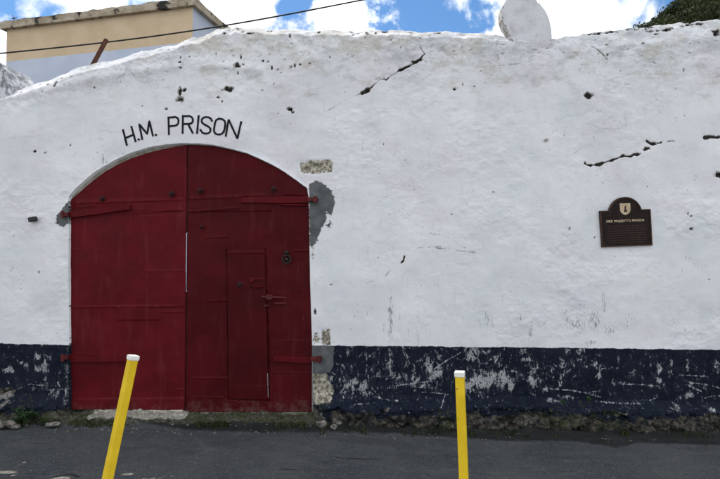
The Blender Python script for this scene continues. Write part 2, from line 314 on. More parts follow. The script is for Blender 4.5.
CRACKS = [([(328, 110), (345, 100), (363, 91.5)], .7, .5), ([(366, 90), (380, 80), (388, 78), (400, 70), (412, 64), (417, 62), (424, 53)], .75, 1.0), ([(420, 46), (424, 53)], .8, .7), ([(375, 79), (380, 77)], 1.7, .95), ([(363, 92), (367, 89.5)], 2.5, 1.5), ([(398, 71), (410, 65)], 1.3, 1.1), ([(415, 61), (420, 58)], 2.1, 1.3), ([(386, 79), (390, 77)], 2.2, 1.3),
          ([(585, 164), (588, 166), (592, 165)], 2.2, 1.3), ([(592, 165.5), (602, 163), (612, 160), (625, 157), (641, 154.5)], 1.7, 1.2), ([(645, 151), (650, 148)], 2.4, 1.25), ([(646, 141), (652, 143), (661, 142)], 1.9, 1.0), ([(654, 144), (661, 142.5)], 2, 1.2), ([(667, 141.5), (674, 142)], 1.3, .8),
          ([(707, 138), (712, 136), (722, 137)], 2.4, 1.25), ([(718, 176), (724, 174)], 3.0, 1.2), ([(591, 45), (600, 52), (608, 60)], 1.1, .6), ([(401, 263), (405, 257)], 1.9, 1.0), ([(360, 284), (378, 281), (398, 266), (407, 255), (420, 247), (440, 246)], .8, .42), ([(420, 247), (450, 249), (465, 252), (476, 253)], .9, .55), ([(430, 233), (450, 238), (468, 250)], .8, .4),
          ([(103, 146), (103, 164)], .9, .55), ([(362, 175), (364, 128), (372, 116)], .7, .36), ([(640, 205), (655, 214), (663, 203), (664, 195)], .7, .35), ([(492, 66), (520, 64), (552, 66)], .9, .45)]
COPE = [(r, .9) for r in [(555, 31), (562, 33), (580, 31.5), (592, 30), (600, 31), (604, 29.5), (612, 29.8), (618, 28), (632, 26.5), (650, 25), (656, 28.8), (661, 28.6), (668, 28), (674, 26.5), (676, 25.5), (685, 23), (687, 22.3), (693, 21), (699, 20.5), (706, 20), (658, 33), (655, 24), (640, 27), (350, 28.5), (358, 31), (385, 29), (410, 31), (320, 30), (268, 29), (250, 33), (440, 31)]]
DIRT = [(391, 318, 4, 34, .62), (384, 330, 2, 18, .5), (400, 325, 1.5, 20, .5), (408, 330, 1.5, 14, .5), (375, 326, 2, 10, .4), (350, 332, 2, 12, .4), (487, 318, 3, 14, .62), (492, 325, 2, 8, .55), (478, 322, 4, 6, .5), (521, 318, 8, 6, .5), (530, 330, 4, 14, .55), (545, 322, 3, 8, .45),
        (578, 325, 16, 12, .55), (595, 320, 10, 16, .6), (604, 303, 3, 22, .6), (610, 330, 12, 10, .55), (590, 343, 16, 5, .55), (630, 322, 14, 12, .45), (565, 315, 6, 12, .5), (648, 300, 8, 6, .38), (690, 330, 12, 6, .42), (700, 265, 16, 5, .40), (680, 270, 16, 5, .36), (690, 258, 20, 3, .36), (715, 240, 8, 3, .4),
        (20, 280, 8, 6, .45), (10, 268, 6, 8, .42), (44, 262, 4, 5, .42), (12, 236, 8, 4, .45), (640, 178, 6, 10, .3), (335, 60, 60, 10, .30), (480, 45, 60, 8, .3), (90, 85, 60, 6, .34), (30, 97, 30, 7, .38), (150, 60, 40, 8, .30), (280, 50, 50, 12, .36), (400, 40, 40, 8, .38), (260, 70, 30, 14, .34), (705, 80, 10, 30, .25), (520, 42, 10, 6, .45), (530, 25, 16, 12, .3), (625, 245, 18, 3, .3)]
CHIPS = [(350, 384, 14, 12, .62), (362, 388, 10, 8, .62), (342, 372, 6, 10, .4), (367, 353, 3, 12, .55), (372, 370, 8, 4, .6), (391, 365, 3, 22, .70), (395, 380, 5, 12, .6), (403, 352, 3, 8, .6), (408, 358, 2, 8, .5), (412, 382, 12, 7, .62), (427, 363, 4, 8, .85), (432, 376, 7, 8, .85), (438, 372, 8, 5, .75), (420, 385, 20, 4, .55), (441, 360, 6, 6, .5),
         (470, 357, 12, 7, .72), (478, 352, 16, 4, .70), (490, 352, 8, 4, .6), (466, 385, 6, 10, .9), (480, 383, 10, 10, 1.0), (492, 378, 9, 8, 1.08), (503, 379, 10, 9, 1.10), (511, 384, 5, 8, .95), (469, 386, 6, 9, 1.1), (430, 368, 5, 7, 1.1), (436, 373, 6, 5, 1.05), (364, 386, 6, 7, .95), (486, 371, 12, 6, .6), (470, 372, 10, 10, .5), (527, 360, 8, 3, .9), (522, 352, 8, 5, .55), (533, 378, 5, 14, .78), (536, 366, 4, 8, .6), (545, 390, 5, 3, .7), (498, 360, 8, 8, .5),
         (562, 368, 4, 10, .70), (568, 352, 4, 6, .55), (580, 355, 5, 10, .66), (587, 365, 8, 4, .55), (595, 362, 4, 6, .55), (560, 380, 3, 8, .55), (600, 367, 5, 4, .6), (598, 374, 2, 5, .6), (553, 400, 8, 2, .6), (568, 397, 9, 2.4, .75), (577, 363, 8, 8, .42), (640, 362, 3, 3, .5), (658, 368, 3, 6, .85), (659, 382, 4, 6, .85), (671, 362, 2, 6, .6), (668, 372, 3, 6, .45), (687, 366, 2, 6, .7), (690, 385, 2, 5, .7), (688, 395, 6, 4, .95), (680, 398, 6, 3, .6), (673, 406, 6, 3, .75), (716, 365, 3, 6, .6), (718, 371, 4, 3, .6), (708, 408, 4, 2, .6),
         (635, 374, 12, 6, .42), (620, 383, 10, 3, .5), (10, 370, 5, 4, .95), (42, 368, 7, 5, 1.0), (46, 362, 3, 8, .8), (38, 356, 4, 3, .75), (24, 363, 5, 3, .6), (50, 356, 2, 5, .6), (50, 385, 9, 4, .55), (55, 392, 10, 6, .5), (46, 379, 3, 3, .7), (66, 385, 3, 22, .55), (35, 389, 4, 2, .6), (330, 380, 6, 16, .5), (556, 372, 40, 14, .22), (400, 372, 70, 22, .28), (490, 374, 35, 20, .30), (660, 380, 60, 20, .16), (450, 350, 12, 3, .4)]
SCR = [([(395, 386), (410, 383.5), (431, 381.5)], 1.1), ([(372, 396), (382, 397.5), (397, 399.5)], 1.3), ([(422, 392), (450, 394)], .9), ([(355, 402), (374, 401)], .6), ([(430, 372), (448, 360), (462, 352)], .9), ([(375, 392), (369, 384), (368, 376)], 1.3), ([(541, 389), (570, 390), (586, 393), (600, 397)], 1.1), ([(541, 389), (546, 386)], 1.1), ([(585, 393), (598, 391)], 1.0),
       ([(595, 401), (610, 402), (640, 402.8)], 1.2), ([(640, 403), (655, 398)], .6), ([(677, 375), (705, 376)], 1.0), ([(686, 364), (691, 377)], .8), ([(690, 386), (702, 392)], 1.3), ([(705, 398), (715, 396), (722, 396)], 1.2), ([(620, 384), (640, 384), (655, 386), (664, 384)], 1.0), ([(594, 378), (601, 369), (590, 364)], 1.0), ([(671, 358), (672, 370), (668, 378)], .8), ([(578, 362), (584, 352)], .9), ([(570, 350), (564, 372), (561, 386)], .8), ([(425, 362), (427, 372), (436, 380)], 1.1), ([(440, 405), (446, 394), (450, 396)], .9),
       ([(692, 383), (705, 384), (720, 388)], .8), ([(366, 350), (367, 366), (376, 371)], .8), ([(389, 350), (391, 376)], 1.5), ([(406, 352), (408, 362), (403, 370)], .9), ([(15, 390), (30, 384), (44, 386)], .5)]

def wall_fields(x, z):
    """relief towards the street, and the eight mask channels, at wall-plane coordinates"""
    zt = ztop(x); s = zt - z
    h = (fbm(x, z, .7, 3, 1) - .5) * .085 + (fbm(x, z, 2.4, 3, 5) - .5) * .026 + (fbm(x * .9, z * 1.25, 10, 4, 9, .6) - .5) * .017 * sstep(.38, .68, fbm(x, z, 1.3, 3, 90))
    lay = fbm(x + (fbm(x, z, 5, 3, 92) - .5) * .3, z * 1.3, 1.1, 4, 94, .6); lk = sstep(.42, .62, fbm(x, z, 1.9, 2, 99)); h += lk * (sstep(.50, .515, lay) * .0024 - sstep(.57, .585, fbm(x, z * 1.2, 2.6, 4, 97, .6)) * .0020)
    up = 1 - sstep(.0, .55, s)
    h += up * ((fbm(x, z, 5, 4, 13) - .5) * .05 + (fbm(x, z, 16, 3, 17) - .5) * .022)
    w = np.interp(x, [X(0), X(200), X(260), X(540), X(560), X(720)], [.12, .12, .10, .10, .22, .24])
    h -= np.clip(1 - s / w, 0, 1) ** 1.0 * .11
    # a low ridge in the plaster below the coping at the left
    rd, _ = segdist(x, z, WP([(-60, 112), (0, 100), (40, 92), (90, 80), (150, 70), (200, 64), (260, 70)])); h += np.exp(-(rd / .05) ** 2) * .018 * (fbm(x, z, 4, 2, 21) > .35)
    dark = np.zeros_like(x); cem = np.zeros_like(x); tan = np.zeros_like(x); chip = np.zeros_like(x); dirt = np.zeros_like(x); foot = np.zeros_like(x); moss = np.zeros_like(x)
    wob = (fbm(x, z, 26, 4, 25, .65) - .5) * 1.9
    def local(px, py, r):
        c = P(px, py); return (abs(x - c.x) < r / PXM) & (abs(z - c.z) < r / PXM), c
    for k, (px, py, r, a) in enumerate(PITS):
        m, c = local(px, py, r * 3.2)
        if not m.any(): continue
        ex = 1.3 if r > 3.5 else 1 + .35 * math.sin(k * 2.1); d = np.hypot((x[m] - c.x) / ex, (z[m] - c.z) * ex) * PXM / (r * (.84 if r > 2.6 else .70)); d = d + wob[m] * 1.1
        v = np.clip(1.05 - d * .62, 0, 1) * a; dark[m] = np.maximum(dark[m], v * .95); h[m] -= sstep(.3, .7, v) * .03 * a
    for (px, py), a in COPE:
        m, c = local(px, py, 14)
        if not m.any(): continue
        d = np.hypot((x[m] - c.x) * .42, (z[m] - c.z) * 1.2) * PXM / 1.5 + wob[m] * 1.6
        v = np.clip(1.0 - d * .6, 0, 1) * a; dark[m] = np.maximum(dark[m], v * .9); h[m] -= sstep(.3, .7, v) * .02
    for pts, wd, a in CRACKS:
        wp = WP(pts); xs = [p[0] for p in wp]; zs = [p[1] for p in wp]
        m = (x > min(xs) - .08) & (x < max(xs) + .08) & (z > min(zs) - .08) & (z < max(zs) + .08)
        if not m.any(): continue
        xx = x[m] + (fbm(x[m], z[m], 12, 3, 30) - .5) * .035; zz = z[m] + (fbm(x[m], z[m], 12, 3, 33) - .5) * .035
        d, _ = segdist(xx, zz, wp); thick = .52 * wd / PXM * np.clip(fbm(x[m], z[m], 12, 4, 36) * 3.6 - 1.0, .12, 2)
        v = np.clip(1.15 - d / np.maximum(thick, .0025) * .6, 0, 1) * a; dark[m] = np.maximum(dark[m], v * .9); h[m] -= sstep(.4, .8, v) * .018
    for px, py, rx, rz, a in DIRT:
        c = P(px, py); g = np.exp(-((x - c.x) * PXM / rx) ** 2 - ((z - c.z) * PXM / rz) ** 2) * a; dirt = np.maximum(dirt, g)
    base = (z < P(360, 340).z) 
    for px, py, rx, rz, a in CHIPS:
        c = P(px, py); m = (abs(x - c.x) < 2.5 * rx / PXM) & (abs(z - c.z) < 2.5 * rz / PXM)
        g = np.exp(-(((x[m] - c.x) * PXM / rx) ** 2 + ((z[m] - c.z) * PXM / rz) ** 2) ** 1.2) * a * .80; chip[m] = np.maximum(chip[m], g)
    for pts, wd in SCR:
        wp = WP(pts); d, _ = segdist(x + (fbm(x, z, 10, 2, 50) - .5) * .02, z + (fbm(x, z, 10, 2, 52) - .5) * .02, wp) if False else segdist(x, z, wp)
        v = np.clip(1.0 - d * PXM / wd * .95, 0, 1) * (.15 + 1.15 * fbm(x, z, 11, 3, 55)); chip = np.maximum(chip, v)
    # cement round the hinges
    poly = [([(309, 183), (316, 180.5), (325, 185), (332, 190), (334, 203), (331, 215), (326, 210), (325, 222), (320, 228), (317, 240), (312, 247), (309.5, 246)], 1), ([(61, 208), (69, 200), (71, 214), (69, 224), (63, 227), (56, 224), (55, 217)], .82),
            ([(311, 345.5), (334, 346.5), (333, 364), (330, 372), (318, 374), (311, 372)], 1), ([(66, 347), (69, 347), (69, 405), (66, 405)], .7), ([(325, 225), (331, 219), (333, 224), (329, 230)], .7)]
    for pl, a in poly:
        d = polydist(x, z, WP(pl)) * PXM; v = np.clip(.55 - d * .14, 0, 1) * a; cem = np.maximum(cem, v); h += sstep(.3, .6, v) * .006
    for pl, a in [([(299, 162), (310, 160), (330, 159.5), (333, 164), (331, 171), (314, 173.5), (300, 171)], .95), ([(309.5, 240), (316, 243), (315, 262), (311, 268)], .55), ([(322, 331), (329, 330), (330, 345), (322, 345)], 1.0), ([(312, 333), (320, 334), (321, 345), (312, 345)], .66),
                  ([(311, 372), (326, 374), (334, 390), (331, 402), (312, 404)], .8), ([(64, 350), (69, 350), (69, 400), (65, 400)], .5), ([(70, 186), (86, 173), (104, 160), (130, 148), (142, 144), (150, 146), (118, 158), (96, 172), (74, 190)], .42), ([(296, 176), (302, 176), (308, 183), (306, 187)], .6)]:
        d = polydist(x, z, WP(pl)) * PXM; v = np.clip(.6 - d * .13, 0, 1) * a; tan = np.maximum(tan, v); h -= sstep(.3, .7, v) * .008
    d = polydist(x, z, WP([(324.5, 331), (328.5, 331), (328.5, 344.5), (324.5, 344.5)])); h += (d < 0) * .016
    # the tan edge of the patches under the two cavities above the gate
    # footing ledge
    gz = np.interp(x, GX, GZ); gate = sstep(X(40), X(66), x) * (1 - sstep(X(314), X(330), x))
    zl = P(360, 396).z + (np.interp(x, [X(330), X(720)], [.03, -.055])) + (fbm(x, z * 0, 2.0, 3, 60) - .5) * .06
    k = sstep(0, .13, zl - z) * (1 - gate * .6)
    f1, f2, idv = cell(x + (fbm(x, z, 6, 4, 61) - .5) * .28, z * 1.6 + (fbm(x, z, 6, 4, 62) - .5) * .22, 3.6, 3, 1.3); f3, f4, id2 = cell(x + (fbm(x, z, 14, 3, 64) - .5) * .1, z * 1.3, 11, 7, 1.2)
    h += k * (.085 + .03 * fbm(x, z, 3, 3, 63)) ; kk = sstep(.08, .16, zl - z) * (1 - gate * .5)
    h += kk * ((idv - .5) * .085 + np.clip(f2 - f1, 0, .3) * .10 + (id2 - .5) * .022 + (fbm(x, z, 14, 4, 66, .6) - .5) * .075)
    foot = np.clip(.15 + (zl - z - .135) * 8 + (fbm(x, z, 5, 4, 67) - .5) * 1.5, 0, 1) * (zl - z > 0.02)
    dark = np.maximum(dark, kk * np.clip(.62 - (f2 - f1) * 5 + (fbm(x, z, 8, 3, 68) - .5) * 1.2, 0, .7) * .9)
    moss = np.clip(kk * .35 + (fbm(x, z, 2.2, 3, 70) - .5) * 1.3, 0, .55) * (zl - z > .05)
    for px, py, r, a in [(30, 408, 20, .6), (556, 408, 6, .6), (580, 404, 6, .55), (321, 404, 16, .5), (290, 110, 4, .3), (228, 92, 4, .3), (480, 412, 30, .3), (8, 412, 14, .5)]:
        c = P(px, py); moss = np.maximum(moss, np.exp(-((x - c.x) ** 2 + (z - c.z) ** 2) * (PXM / r) ** 2) * a)
    rub = sstep(P(360, 404).z, P(360, 413).z, z * 0 + z); rl = (1 - sstep(X(30), X(60), x)) * sstep(0, .12, P(360, 398).z - z); h += rl * (.05 + np.clip(.5 - f1, 0, .5) * .12)
    zline = np.interp(x, LX, LZ) + (fbm(x, x * 0, 3, 3, 72) - .5) * .012
    line = .5 + (zline - z) * 1.0
    line = np.clip(line, 0, 1)
    return h, (dark, cem, tan, chip), (line, foot, dirt, moss)
def hwall(px, py):
    p = P(px, py); return float(wall_fields(np.array([p.x]), np.array([p.z]))[0][0])

# ------------------------------------------------------------------ the wall
def build_wall():
    STEP = .0078; x0, x1 = X(-8), X(728)
    xs = np.concatenate([np.linspace(-16, x0, 150)[:-1], np.arange(x0, x1, STEP), np.linspace(x1, 18, 170)])
    nv = 610; v = np.linspace(0, 1, nv); zb = -.45
    XX = np.repeat(xs[:, None], nv, 1); ZT = ztop(xs)[:, None]; ZZ = zb + v[None] * (ZT - zb)
    # snap grid to the gateway outline
    d = polydist(XX, ZZ, OPEN); e = .003
    near = abs(d) < STEP * .62
    gx = (polydist(XX[near] + e, ZZ[near], OPEN) - polydist(XX[near] - e, ZZ[near], OPEN)) / (2 * e); gz = (polydist(XX[near], ZZ[near] + e, OPEN) - polydist(XX[near], ZZ[near] - e, OPEN)) / (2 * e)
    dn = d[near]; XX[near] -= gx * dn; ZZ[near] -= gz * dn
    h, A, B = wall_fields(XX, ZZ)
    h = h * (1 - .7 * np.exp(-np.clip(d, 0, 9) / .02)) 
    Y = -h
    # extra rows over the coping and down the back
    nb = 16; yb = np.linspace(0, .52, nb + 1)[1:]
    top = ZZ[:, -1:]; bump = (np.stack([fbm(xs, np.full_like(xs, yy), 6, 4, 80) for yy in yb], 1) - .5) * .05
    XB = np.repeat(xs[:, None], nb, 1); ZB = top + bump * np.minimum(1, np.arange(1, nb + 1) / 3)[None] + .03 * np.sin(np.arange(1, nb + 1) / nb * 3.1)[None] ; YB = Y[:, -1:] + (yb[None] + .0) * (.50 / .52)
    nc = 60; tt = np.linspace(0, 1, nc)[None]; XC = np.repeat(xs[:, None], nc, 1); ZC = (ZB[:, -1:] - .06) * (1 - tt) + zb * tt; YC = np.full((len(xs), nc), .53)
    co = np.stack([np.concatenate([XX, XB, XC], 1), np.concatenate([Y, YB, YC], 1), np.concatenate([ZZ, ZB, ZC], 1)], -1)
    N = nv + nb + nc; q = grid_quads(len(xs), N)
    D = np.concatenate([d, np.full((len(xs), nb), 9.), polydist(XC, ZC, OPEN)], 1).ravel()
    
    cxm = co.reshape(-1, 3)[q].mean(1); ins = polydist(cxm[:, 0], cxm[:, 2], OPEN) < 0
    ins &= cxm[:, 2] < 3.6; q2 = q[~ins]
    # rim quads round the hole
    ed = np.concatenate([q2[:, [0, 1]], q2[:, [1, 2]], q2[:, [2, 3]], q2[:, [3, 0]]]); key = np.sort(ed, 1); kk = key[:, 0].astype(np.int64) * (len(co.reshape(-1, 3)) + 1) + key[:, 1]
    u, inv, cnt = np.unique(kk, return_inverse=True, return_counts=True); bd = ed[cnt[inv] == 1]
    flat = co.reshape(-1, 3); m = (abs(D[bd[:, 0]]) < .05) & (abs(D[bd[:, 1]]) < .05) & (flat[bd[:, 0], 1] < .3); bd = bd[m]
    ids = np.unique(bd); remap = {int(i): len(flat) + k for k, i in enumerate(ids)}; ext = flat[ids].copy(); ext[:, 1] = .52
    rim = np.array([[b, a, remap[int(a)], remap[int(b)]] for a, b in bd]); allco = np.concatenate([flat, ext]); quads = np.concatenate([q2, rim])
    # remove the back wall across the gateway
    
    def full(c, fill=0.0):
        t = np.concatenate([c, np.repeat(c[:, -1:], nb, 1) if fill is None else np.full((len(xs), nb), fill), np.zeros((len(xs), nc))], 1).ravel(); return np.concatenate([t, t[ids]])
    marks = np.stack([full(A[0]), full(A[1]), full(A[2]), full(A[3])], -1); zones = np.stack([full(B[0]), full(B[1]), full(B[2], .25), full(B[3])], -1)
    n0 = len(flat); exz = allco[n0:, 2]; marks[n0:, 2] = np.where(exz > 2.2, .62, .2); marks[n0:, 0] = 0
    used = np.zeros(len(allco), bool); used[quads.ravel()] = True; mp = np.cumsum(used) - 1
    me = np_mesh('wall_body', allco[used], mp[quads]); add_attr(me, 'marks', marks[used]); add_attr(me, 'zones', zones[used])
    me.polygons.foreach_set('use_smooth', [True] * len(me.polygons))
    return me
wall = empty('prison_wall', (0, .25, -.1), 'long high whitewashed masonry wall with chipped navy band along its foot, round the red gate', 'wall')
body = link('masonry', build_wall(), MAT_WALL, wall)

def volute(px_pts, y0, y1, name='scroll'):
    bm = bmesh.new(); pts = WP(px_pts)
    # resample the outline finely and roughen it a little
    out_ = []
    for a, b in zip(pts, pts[1:] + pts[:1]):
        n = max(1, int(math.dist(a, b) / .02))
        for k in range(n): out_.append((a[0] + (b[0] - a[0]) * k / n, a[1] + (b[1] - a[1]) * k / n))
    out_ = [(x + (float(fbm(np.array([x]), np.array([z]), 12, 3, 5)[0]) - .5) * .014, z + (float(fbm(np.array([x]), np.array([z]), 12, 3, 8)[0]) - .5) * .014) for x, z in out_]
    add_prism(bm, out_, y0, y1, .018)
    return bm
def smooth_closed(pts, n=5):
    r = []; L = len(pts)
    for i in range(L):
        p0, p1, p2, p3 = pts[i - 1], pts[i], pts[(i + 1) % L], pts[(i + 2) % L]
        for k in range(n):
            t = k / n; r.append(tuple(.5 * (2 * p1[j] + (p2[j] - p0[j]) * t + (2 * p0[j] - 5 * p1[j] + 4 * p2[j] - p3[j]) * t * t + (3 * p1[j] - p0[j] - 3 * p2[j] + p3[j]) * t ** 3) for j in (0, 1)))
    return r
ms = M('scroll_plaster', .88, .25)
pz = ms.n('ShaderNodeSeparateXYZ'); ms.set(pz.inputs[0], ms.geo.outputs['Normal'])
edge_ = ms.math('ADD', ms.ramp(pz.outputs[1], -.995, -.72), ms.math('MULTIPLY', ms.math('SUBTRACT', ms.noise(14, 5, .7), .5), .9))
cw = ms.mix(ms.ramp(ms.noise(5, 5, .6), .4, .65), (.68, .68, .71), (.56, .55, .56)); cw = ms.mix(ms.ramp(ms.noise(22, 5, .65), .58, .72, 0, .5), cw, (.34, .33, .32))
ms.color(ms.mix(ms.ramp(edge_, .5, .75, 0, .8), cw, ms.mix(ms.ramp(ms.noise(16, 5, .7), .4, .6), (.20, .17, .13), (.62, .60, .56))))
ms.normal(ms.bump(ms.noise(20, 6, .65), .6, .015))
SC = smooth_closed([(510, 32.5), (504.5, 24), (502, 13), (504.5, 3), (511, -4), (521, -7), (531, -4), (538.5, 1.5), (544.5, 8.5), (549, 17), (551.5, 26), (552.3, 35), (551, 43), (547.5, 49), (538, 49), (520, 46), (512, 41)])
sc1 = bm_obj('scroll', volute(SC, -hwall(530, 62) + .006, .17), ms.m, wall); sc1['label'] = 'round snail shell scroll on top of the wall'
SL = smooth_closed([(8.5, 92), (8, 80), (6, 70), (0, 63), (-9, 59), (-20, 60), (-29, 67), (-32, 79), (-28, 92), (-24, 104), (0, 104)])
mg = M('stained_plaster', .9, .2); cg = mg.mix(mg.ramp(mg.noise(6, 5, .7, (2, .6, 1)), .42, .56), (.66, .67, .70), (.22, .23, .25)); cg = mg.mix(mg.ramp(mg.noise(16, 5, .7), .6, .68), cg, (.05, .05, .05)); mg.color(cg); mg.normal(mg.bump(mg.noise(20, 5, .65), .6, .015))
sc2 = bm_obj('scroll', volute(SL, -.03, .52), mg.m, wall); sc2['label'] = 'grey stained scroll at the left end of the wall top'

# painted lettering above the gate, following the relief of the plaster
L0 = 5.143
def lp(pts): return [(110 + a / L0, 75 + b / L0) for a, b in pts]
LET = [('H', [[(70, 285), (88, 360)], [(113, 268), (133, 342)], [(80, 326), (123, 308)]]), ('dot', [[(148, 332), (151, 333)]]), ('M', [[(167, 330), (152, 253), (192, 304), (203, 237), (221, 312)]]), ('dot', [[(235, 308), (238, 309)]]),
       ('P', [[(303, 304), (301, 219)], [(301, 220), (338, 217), (348, 222), (353, 233), (352, 247), (345, 257), (334, 261), (302, 264)]]), ('R', [[(374, 298), (376, 212)], [(376, 213), (410, 212), (421, 217), (427, 228), (426, 241), (419, 249), (408, 252), (377, 253)], [(402, 253), (425, 297)]]),
       ('I', [[(457, 212), (448, 298)]]), ('S', [[(525, 236), (519, 225), (508, 219), (492, 217), (479, 222), (472, 232), (474, 245), (484, 254), (498, 261), (511, 269), (518, 280), (516, 292), (507, 300), (490, 302), (475, 297), (466, 283)]]),
       ('O', [[(562, 226), (580, 229), (592, 239), (595, 253), (592, 276), (586, 294), (576, 304), (560, 308), (544, 303), (536, 292), (536, 276), (541, 248), (548, 233), (562, 226)]]), ('N', [[(597, 314), (612, 231), (656, 328), (675, 243)]])]
def stroke_mesh(bm, pts, w):
    wp = WP(lp(pts)); pp = []
    for a, b in zip(wp, wp[1:]):
        n = max(1, int(math.dist(a, b) / .012))
        for k in range(n): pp.append(((a[0] + (b[0] - a[0]) * k / n), (a[1] + (b[1] - a[1]) * k / n)))
    pp.append(wp[-1]); Lq = len(pp)
    xs_ = []; ends = [0, Lq - 1]
    for i, p in enumerate(pp):
        a = pp[max(i - 1, 0)]; b = pp[min(i + 1, Lq - 1)]; dx, dz = b[0] - a[0], b[1] - a[1]; l = math.hypot(dx, dz) or 1; dx /= l; dz /= l
        ext = (-w * .45 if i == 0 else w * .45 if i == Lq - 1 else 0); ww = w * (.92 + .16 * random.random())
        xs_.append([(p[0] + dx * ext - dz * ww * k / 2, p[1] + dz * ext + dx * ww * k / 2) for k in (-1, 0, 1)])
    arr = np.array(xs_); hh = wall_fields(arr[..., 0], arr[..., 1])[0]
    rows = [[bm.verts.new((arr[i, j, 0], -hh[i, j] - .0042, arr[i, j, 1])) for j in range(3)] for i in range(Lq)]
    for i in range(Lq - 1):
        for j in range(2): bm.faces.new((rows[i][j], rows[i][j + 1], rows[i + 1][j + 1], rows[i + 1][j]))
ml = M('black_letter_paint', .7, .2); ml.color(ml.mix(ml.ramp(ml.noise(60, 5, .7), .62, .78), (.008, .008, .011), (.08, .08, .09)))
for nme, strokes in LET:
    bm = bmesh.new()
    for s_ in strokes: stroke_mesh(bm, s_, 0.0225 if nme != 'dot' else .022)
    bm_obj('full_stop' if nme == 'dot' else 'letter', bm, ml.m, wall)

# mortar filling between the arch of the wall and the lower arch of the gate
def arch_band():
    bm = bmesh.new(); up = [p for p in OPEN if p[1] > P(0, 215).z]; lo = WP([(66, 214), (69, 207), (75, 201), (93, 188), (117, 172), (147, 160), (177, 153), (200, 152), (230, 157), (260, 167), (290, 184), (307, 197), (311, 205)], .06)
    n = 60; a = []; b = []
    def along(pts, t):
        ls = [math.dist(p, q) for p, q in zip(pts, pts[1:])]; T = sum(ls) * t
        for (p, q), l in zip(zip(pts, pts[1:]), ls):
            if T <= l: return (p[0] + (q[0] - p[0]) * T / l, p[1] + (q[1] - p[1]) * T / l)
            T -= l
        return pts[-1]
    for k in range(n + 1):
        x0, z0_ = along(up, k / n); x1, z1_ = along(lo, k / n); a.append((x0, z0_ + .03)); b.append((x1, z1_))
    for k in range(n):
        f = [bm.verts.new((p[0], yy, p[1])) for p, yy in ((a[k], .078), (a[k + 1], .078), (b[k + 1], .072), (b[k], .072))]; g = [bm.verts.new((v.co.x, .2, v.co.z)) for v in f]
        bm.faces.new(f); bm.faces.new(g[::-1]); bm.faces.new((f[2], f[3], g[3], g[2]))
    bmesh.ops.remove_doubles(bm, verts=bm.verts, dist=.0005); return bm
bm_obj('arch_mortar', arch_band(), simple('arch_mortar', (.30, .27, .22), (.52, .49, .43), 16, .9, .6), wall)

# ------------------------------------------------------------------ the gate
GY = .045
gate = empty('prison_gate', (X(190, GY), GY + .03, Z(411, GY)), 'dark red arched double gate of sheet plates with a wicket door in its right half', 'gate')
ARCH = [(60, 201), (69, 201), (75, 196), (93, 180.5), (105, 171.5), (116.7, 165), (130, 158.8), (146.7, 153), (160, 149.8), (176.7, 146.6), (190, 145.2), (213, 146), (230, 149.5), (246.7, 153.8), (260, 159.5), (273, 166), (284, 172), (293.6, 179), (306, 188.4), (320, 196)]
AX = np.array([P(a, b, GY).x for a, b in ARCH]); AZ = np.array([P(a, b, GY).z for a, b in ARCH])
def GP(px, py, Y=GY): p = P(px, py, Y); return p.x, p.z
def leaf_mesh(xa, xb, za, zbt, plates, ridges, grooves, dust, dent_seed, arch=True, ztopc=None, y=GY, yoff=0):
    st = .0085; nx = int((xb - xa) / st) + 2; zt_max = 3.4; nz_ = int(((AZ.max() if arch else ztopc) - za) / st) + 2
    xs = np.linspace(xa, xb, nx); v = np.linspace(0, 1, nz_); XX = np.repeat(xs[:, None], nz_, 1)
    tz = np.interp(xs, AX, AZ) if arch else np.full(nx, ztopc); ZZ = za + v[None] * (tz[:, None] - za)
    h = (fbm(XX, ZZ, 1.3, 3, dent_seed) - .5) * .028 + (fbm(XX, ZZ, 4, 3, dent_seed + 4) - .5) * .016
    wear = np.zeros_like(h); wz = (fbm(XX, ZZ, 3, 3, dent_seed + 9) - .5)
    for (a, b, c, d_, hh) in plates:       # px rect left top right bottom
        p0 = GP(a, b); p1 = GP(c, d_); tilt = (XX - p0[0]) * .012
        dx = np.minimum(XX - p0[0], p1[0] - XX); dz = np.minimum(p0[1] + tilt - ZZ, ZZ - p1[1] - tilt); dd = np.minimum(dx, dz) + wz * .006
        h += sstep(-.004, .006, dd) * hh * 2.0; wear = np.maximum(wear, np.exp(-(dd / .008) ** 2) * .47)
    for pts, wd, hh in ridges:
        d_, _ = segdist(XX, ZZ + wz * .012, [GP(*p) for p in pts]); g = np.exp(-(d_ / (wd / PXM)) ** 2); h += g * hh * 2.4; wear = np.maximum(wear, g * .55 * (hh > 0))
    for pts, wd, hh in grooves:
        d_, _ = segdist(XX, ZZ, [GP(*p) for p in pts]); h -= (d_ < wd / PXM) * hh
    co = np.stack([XX, y + yoff - h, ZZ], -1).reshape(-1, 3); me = np_mesh('leaf', co, grid_quads(nx, nz_))
    du = np.clip(.62 - (ZZ - za) * 1.6, 0, 1) * dust
    add_attr(me, 'wear', np.stack([wear, du, wear * 0, wear * 0 + 1], -1).reshape(-1, 4)); me.polygons.foreach_set('use_smooth', [True] * len(me.polygons))
    return me
def solid(o, t):
    m = o.modifiers.new('thickness', 'SOLIDIFY'); m.thickness = t; m.offset = -1
    return o
zbot = Z(410.5, GY)
